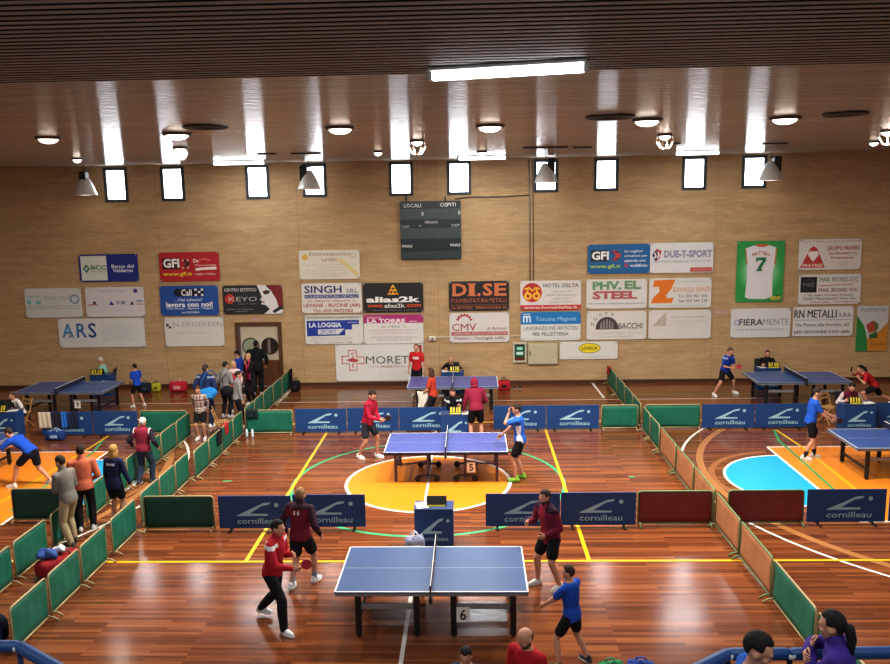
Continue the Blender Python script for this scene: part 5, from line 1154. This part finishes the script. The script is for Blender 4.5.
# -- far left court
person('grey-haired umpire in pale teal shirt seated sideways by the brick wall', A(106, 375, 26.2)[0], 26.2, 262, 1.70, hip=.52, lean=12, feet=((-.12, .42, 0), (.12, .42, 0)), hands=((-.16, .36, .86), (.18, .36, .84)), head=(0, 20), hc='C8C4BC', top='8FC4B4', bottom='22242C', legs='long')
plain_chair(A(107.5, 375, 26.2)[0], 26.2, 262, 'dark chair of the umpire in teal shirt')
person('boy in blue shirt and black shorts waiting beside the table with number 9', -9.5, 24.35, 300, 1.42, feet=((-.18, .10, 0), (.2, -.08, 0)), hands=((-.14, .24, .98), (.14, .26, .98)), head=(0, 4), top='1E4AB4', bottom='15151C', hc='1C1614')
# -- left court
person('man in white shirt seated on the wooden folding chair at the picture edge', A(21, 410, 22.0)[0], 22.0, 205, 1.58, hip=.50, lean=24, feet=((-.14, .42, 0), (.14, .42, 0)), hands=((-.18, .36, .72), (.18, .36, .72)), top='E0DCD6', bottom='2A2C34', legs='long', hc='5A4438')
person('umpire in dark clothes half cut off by the left picture edge', XLs-.30, 21.4, 178, 1.72, hip=.50, lean=12, feet=((-.14, .42, 0), (.14, .42, 0)), hands=((-.2, .36, .8), (.2, .36, .8)), top='1E1C20', sleeve='long', bottom='1E1E24', legs='long', hc='2A1E18')
plain_chair(XLs-.30, 21.5, 178, 'dark chair of the umpire cut off by the picture edge')
person('player in blue shirt bent far forward with hands on the table end', -9.08, 17.15, 283, 1.76, lean=58, pel=(0, -.18), feet=((-.20, .22, 0), (.24, -.42, 0)), hands=((-.20, .62, .86), (.14, .60, .84)), curl=(.3, .3), head=(0, 20), top='1E50B8', bottom='1A1A22', hc='3A2A22')
# -- aisle
_, g, _ = person('man in grey sweater and khaki trousers looking at a red phone', -6.44, 13.92, 292, 1.77, lean=9, feet=((-.11, -.08, 0), (.12, .10, 0)), hands=((-.02, .34, 1.12), (.12, .32, 1.12)), curl=(.7, .7), head=(5, 22), top='77746E', sleeve='long', bottom='A89878', legs='long', hc='2E2420', shoe='4A4440')
t = empty('mobile_phone', g[0][0]+np.array([0, 0, .04]), .4, 'small red phone in the hands of the man in grey sweater', 'phone'); MB().rbox((-.037, -.075, -.005), (.037, .075, .005), .004).obj('case', mat('A83A44', rough=.4), t); MB().box((-.032, -.066, .0052), (.032, .066, .006)).obj('screen', BLK, t); t.rotation_euler = (.7, .1, .4)
person('person in orange shirt and black trousers turned away beside the grey sweater', -6.50, 14.62, 335, 1.74, lean=2, feet=((-.12, 0, 0), (.12, .05, 0)), hands=((-.18, .22, 1.02), (.2, .2, 1.0)), top='C86E52', sleeve='long', bottom='1C1A1E', legs='long', hc='2A1E18', build=1.1)
person('woman with curly blond hair in navy jacket and black shorts, seen from behind', -6.04, 14.92, 12, 1.64, feet=((-.08, 0, 0), (.09, .03, 0)), hands=((-.25, .1, .86), (.32, .16, .80)), hair='bob', hc='A8824A', top='1C2444', sleeve='long', tpaint=pf_back, tmats=('C8CCD8',), bottom='15151B', female=True, head=(0, 4), hem=-.2)
person('white-haired man in maroon vest with dark sleeves and jeans, seen from behind', -6.43, 17.3, 8, 1.56, feet=((-.14, -.05, 0), (.15, .10, 0)), hands=((-.34, .08, .96), (.36, .10, .96)), hc='DDD8D0', top='84283A', sleeve='long', tpaint=lambda u, r, f, C: np.where(np.abs(r) > .235, 1, np.where((np.abs(r) > .19) & (u > .78), 2, 0)), tmats=('2A2430', 'D4C8C8'), bottom='33425A', legs='long', build=1.18, shoe='4A4E5A')
person('person in checked shirt and black shorts standing in the aisle facing the camera', -6.28, 20.72, 182, 1.53, hands=((-.16, -.16, .92), (.16, -.16, .92)), head=(0, 26), top='A89A90', tpaint=pf_checks, tmats=('6E4A48', 'D0C8C0'), sleeve='long', bottom='1A1A1E', hc='4A3428')
_, _, k = person('tall man in navy tracksuit carrying a light blue bag, seen from behind', -6.52, 21.95, 8, 1.84, hands=((-.28, .12, .95), (.26, .18, 1.0)), top='26345E', sleeve='long', tpaint=pf_stripe, tmats=('8A94AC',), bottom='1E2642', legs='long', hc='3A2E2A', build=1.1)
t = empty('shoulder_bag', k['o']+np.array([.17, -.28, 1.04]), .1, 'light blue shoulder bag on the back of the man in navy tracksuit', 'bag'); q = MB()
q.ell((0, 0, 0), (.25, .11, .18), None, 20, 12, 0, lambda p: (p[0]*(1+.12*math.sin(p[2]*14)), p[1], p[2]*(1+.1*math.sin(p[0]*17)))); q.obj('bag_body', cloth('2A86CC'), t, True); MB().tube([(-.2, 0, .1), (-.18, .02, .35), (-.05, .12, .56), (.05, .32, .60), (.18, .40, .40)], .018, 6).obj('strap', cloth('1E5E9A'), t, True); MB().rbox((-.13, -.125, -.1), (.13, -.09, .03), .02).obj('pocket', cloth('3A96DA'), t)
person('person in light grey hooded top with a dark shoulder bag, seen from behind', A(225, 385, 23.0)[0], 23.0, 20, 1.72, hands=((-.22, .2, 1.0), (.2, .2, 1.0)), top='8C8A88', sleeve='long', bottom='20242E', legs='long', hc='2A2220')
t = empty('shoulder_bag', A(227, 391, 22.72), .1, 'dark shoulder bag on the person in light grey top', 'bag'); MB().ell((0, 0, 0), (.16, .09, .17), None, 18, 10).obj('bag_body', cloth('22242C'), t, True); MB().tube([(-.1, 0, .12), (-.12, .03, .35), (0, .12, .52)], .014, 6).obj('strap', cloth('2A2C34'), t)
person('blond person in red and white jacket in the crowd by the door', A(233.5, 378, 23.7)[0], 23.7, 150, 1.60, hands=((-.2, .2, 1.0), (.2, .2, 1.0)), top='C83A4A', sleeve='long', tpaint=pf_shoulders, tmats=('DCC8CC',), bottom='24262E', legs='long', hc='C8AA78', hair='bob', female=True)
person('man in light grey sweater and black trousers turned sideways in the crowd', A(237, 395, 21.9)[0], 21.9, 60, 1.66, hands=((-.2, .18, .95), (.22, .1, .86)), top='8E8C8A', sleeve='long', bottom='1A1A20', legs='long', hc='2E2622')
person('blond woman in black jacket with pink scarf, hand at her mouth', A(250.8, 378, 24.5)[0], 24.5, 205, 1.70, hands=((-.02, .24, 1.42), (.10, .28, 1.15)), top='1A181E', sleeve='long', tpaint=lambda u, r, f, C: np.where((np.abs(np.abs(r)-.055) < .025) & (f > 0), 1, 0), tmats=('B02A5A',), bottom='1A1A20', legs='long', hc='B89870', female=True)
person('large man in black coat before the double door, seen from behind', A(257, 372, 25.9)[0], 25.9, 350, 1.84, hands=((-.30, .16, .95), (.30, .14, .95)), top='14181A', sleeve='long', bottom='181A1C', legs='long', hc='181412', build=1.25, hem=-.28)
person('person with black cap and blue jersey half hidden in the crowd', A(240, 372, 25.4)[0], 25.4, 285, 1.62, hands=((-.2, .2, 1.0), (.2, .2, 1.0)), top='2440A0', bottom='1E2028', legs='long', hc='1A1614', cap='1C1E22')
# -- right court
_, g, _ = person('player in blue shirt and black shorts on the orange key, bat at the table', 9.02, 18.77, 98, 1.78, lean=8, feet=((-.06, .14, 0), (.14, -.12, 0)), hands=((-.06, .46, 1.06), (.14, .42, 1.0)), curl=(.5, .8), head=(0, 18), top='2458B8', bottom='15151A', hc='2E2420', sock='22222A', shoe='DCDCD8')
bat(g[1], 'dark bat held by the blue player on the orange key', '3A1E22')
person('umpire in maroon jacket with white stripe seated behind the stand by the orange key', XR5-.08, 21.5, 182, 1.74, hip=.50, lean=18, feet=((-.14, .42, 0), (.14, .42, 0)), hands=((-.22, .36, .82), (.22, .36, .82)), head=(-4, 26), top='5E1C2C', sleeve='long', tpaint=pf_sleeves, tmats=('C4B4B6',), bottom='22242C', legs='long', hc='241C1A')
plain_chair(XR5-.08, 21.6, 182, 'dark chair of the umpire in maroon jacket')
folding_chair(A(828, 420, 21.9)[0], 21.9, 150, 'wooden folding chair between the blue player and the umpire in maroon')
# -- far right court
_, g, _ = person('player in royal blue shirt crouching wide at the table under the green poster', 9.02, 25.25, 155, 1.70, lean=18, feet=((-.44, .02, 0), (.44, .02, 0)), hands=((-.12, .34, .92), (.02, .34, .98)), curl=(.5, .8), head=(-8, 14), top='1C40A8', tpaint=pf_stripe, tmats=('A8B4D8',), bottom='17171D', hc='5A4438')
bat(g[1], 'red bat of the player in royal blue shirt', 'A8263A')
person('umpire in black seated beside the table under the green poster', xc+.08, 26.25, 190, 1.70, hip=.52, lean=10, feet=((-.14, .42, 0), (.14, .42, 0)), hands=((-.2, .36, .84), (.22, .36, .84)), head=(0, 10), top='17171B', sleeve='long', bottom='1E2028', legs='long', hc='4A3A32')
plain_chair(xc+.0, 26.4, 190, 'dark chair of the umpire under the green poster')
_, g, _ = person('player in red shirt with dark hair leaning over the table at the picture edge', 12.80, 23.62, 278, 1.72, lean=42, pel=(0, -.1), feet=((-.16, .12, 0), (.20, -.75, .05)), hands=((-.15, .42, .92), (.18, .52, 1.0)), curl=(.5, .8), head=(0, 4), top='B0242C', bottom='1A1A1E', hc='1C1614', hair='pony', female=True)
bat(g[1], 'black bat held out by the leaning player in red shirt', '1A1A1C')
def edge_person(): person('person in dark top cut off by the picture edge beside the umpire in maroon', A(893, 405, 22.2)[0], 22.2, 190, 1.68, top='2A2226', sleeve='long', bottom='1E1E24', legs='long')

# resolve the remeshed figures in one pass
bpy.context.view_layer.update()
dg = bpy.context.evaluated_depsgraph_get()
done = []
for o, E, pf in PENDING:
    me = bpy.data.meshes.new_from_object(o.evaluated_get(dg))
    nv = len(me.vertices); V = np.empty(nv*3, np.float32); me.vertices.foreach_get('co', V); V = V.reshape(-1, 3)
    if E is not None:
        nl = len(me.loops); li = np.empty(nl, np.int32); me.loops.foreach_get('vertex_index', li); npol = len(me.polygons); ls = np.empty(npol, np.int32); lt = np.empty(npol, np.int32); me.polygons.foreach_get('loop_start', ls); me.polygons.foreach_get('loop_total', lt)
        F = [tuple(li[a:a+b]) for a, b in zip(ls.tolist(), lt.tolist())]+[tuple(i+nv for i in f) for f in E.f]
        m2 = bpy.data.meshes.new(o.name); m2.from_pydata([tuple(v) for v in V.tolist()]+E.v, [], F)
        for x in o.data.materials: m2.materials.append(x)
        m2.polygons.foreach_set('material_index', np.array([0]*npol+E.m, np.int32)); bpy.data.meshes.remove(me); me = m2
    else:
        if not len(me.materials):
            for x in o.data.materials: me.materials.append(x)
        if pf is not None:
            C = np.empty(len(me.polygons)*3, np.float32); me.polygons.foreach_get('center', C); C = C.reshape(-1, 3).astype(float)
            me.polygons.foreach_set('material_index', pf(C).astype(np.int32))
    me.polygons.foreach_set('use_smooth', np.ones(len(me.polygons), dtype=bool)); me.update(); done.append((o, me))
for o, me in done:
    o.modifiers.clear(); o.data = me

# ------------------------------------------------------------------ world and colour
w = bpy.data.worlds.new('hall_daylight'); SC.world = w; w.use_nodes = True
bg = w.node_tree.nodes['Background']; bg.inputs['Color'].default_value = (.80, .88, 1, 1); bg.inputs['Strength'].default_value = .55
SC.view_settings.view_transform = 'Standard'; SC.view_settings.look = 'None'; SC.view_settings.exposure = .18; SC.view_settings.gamma = .90
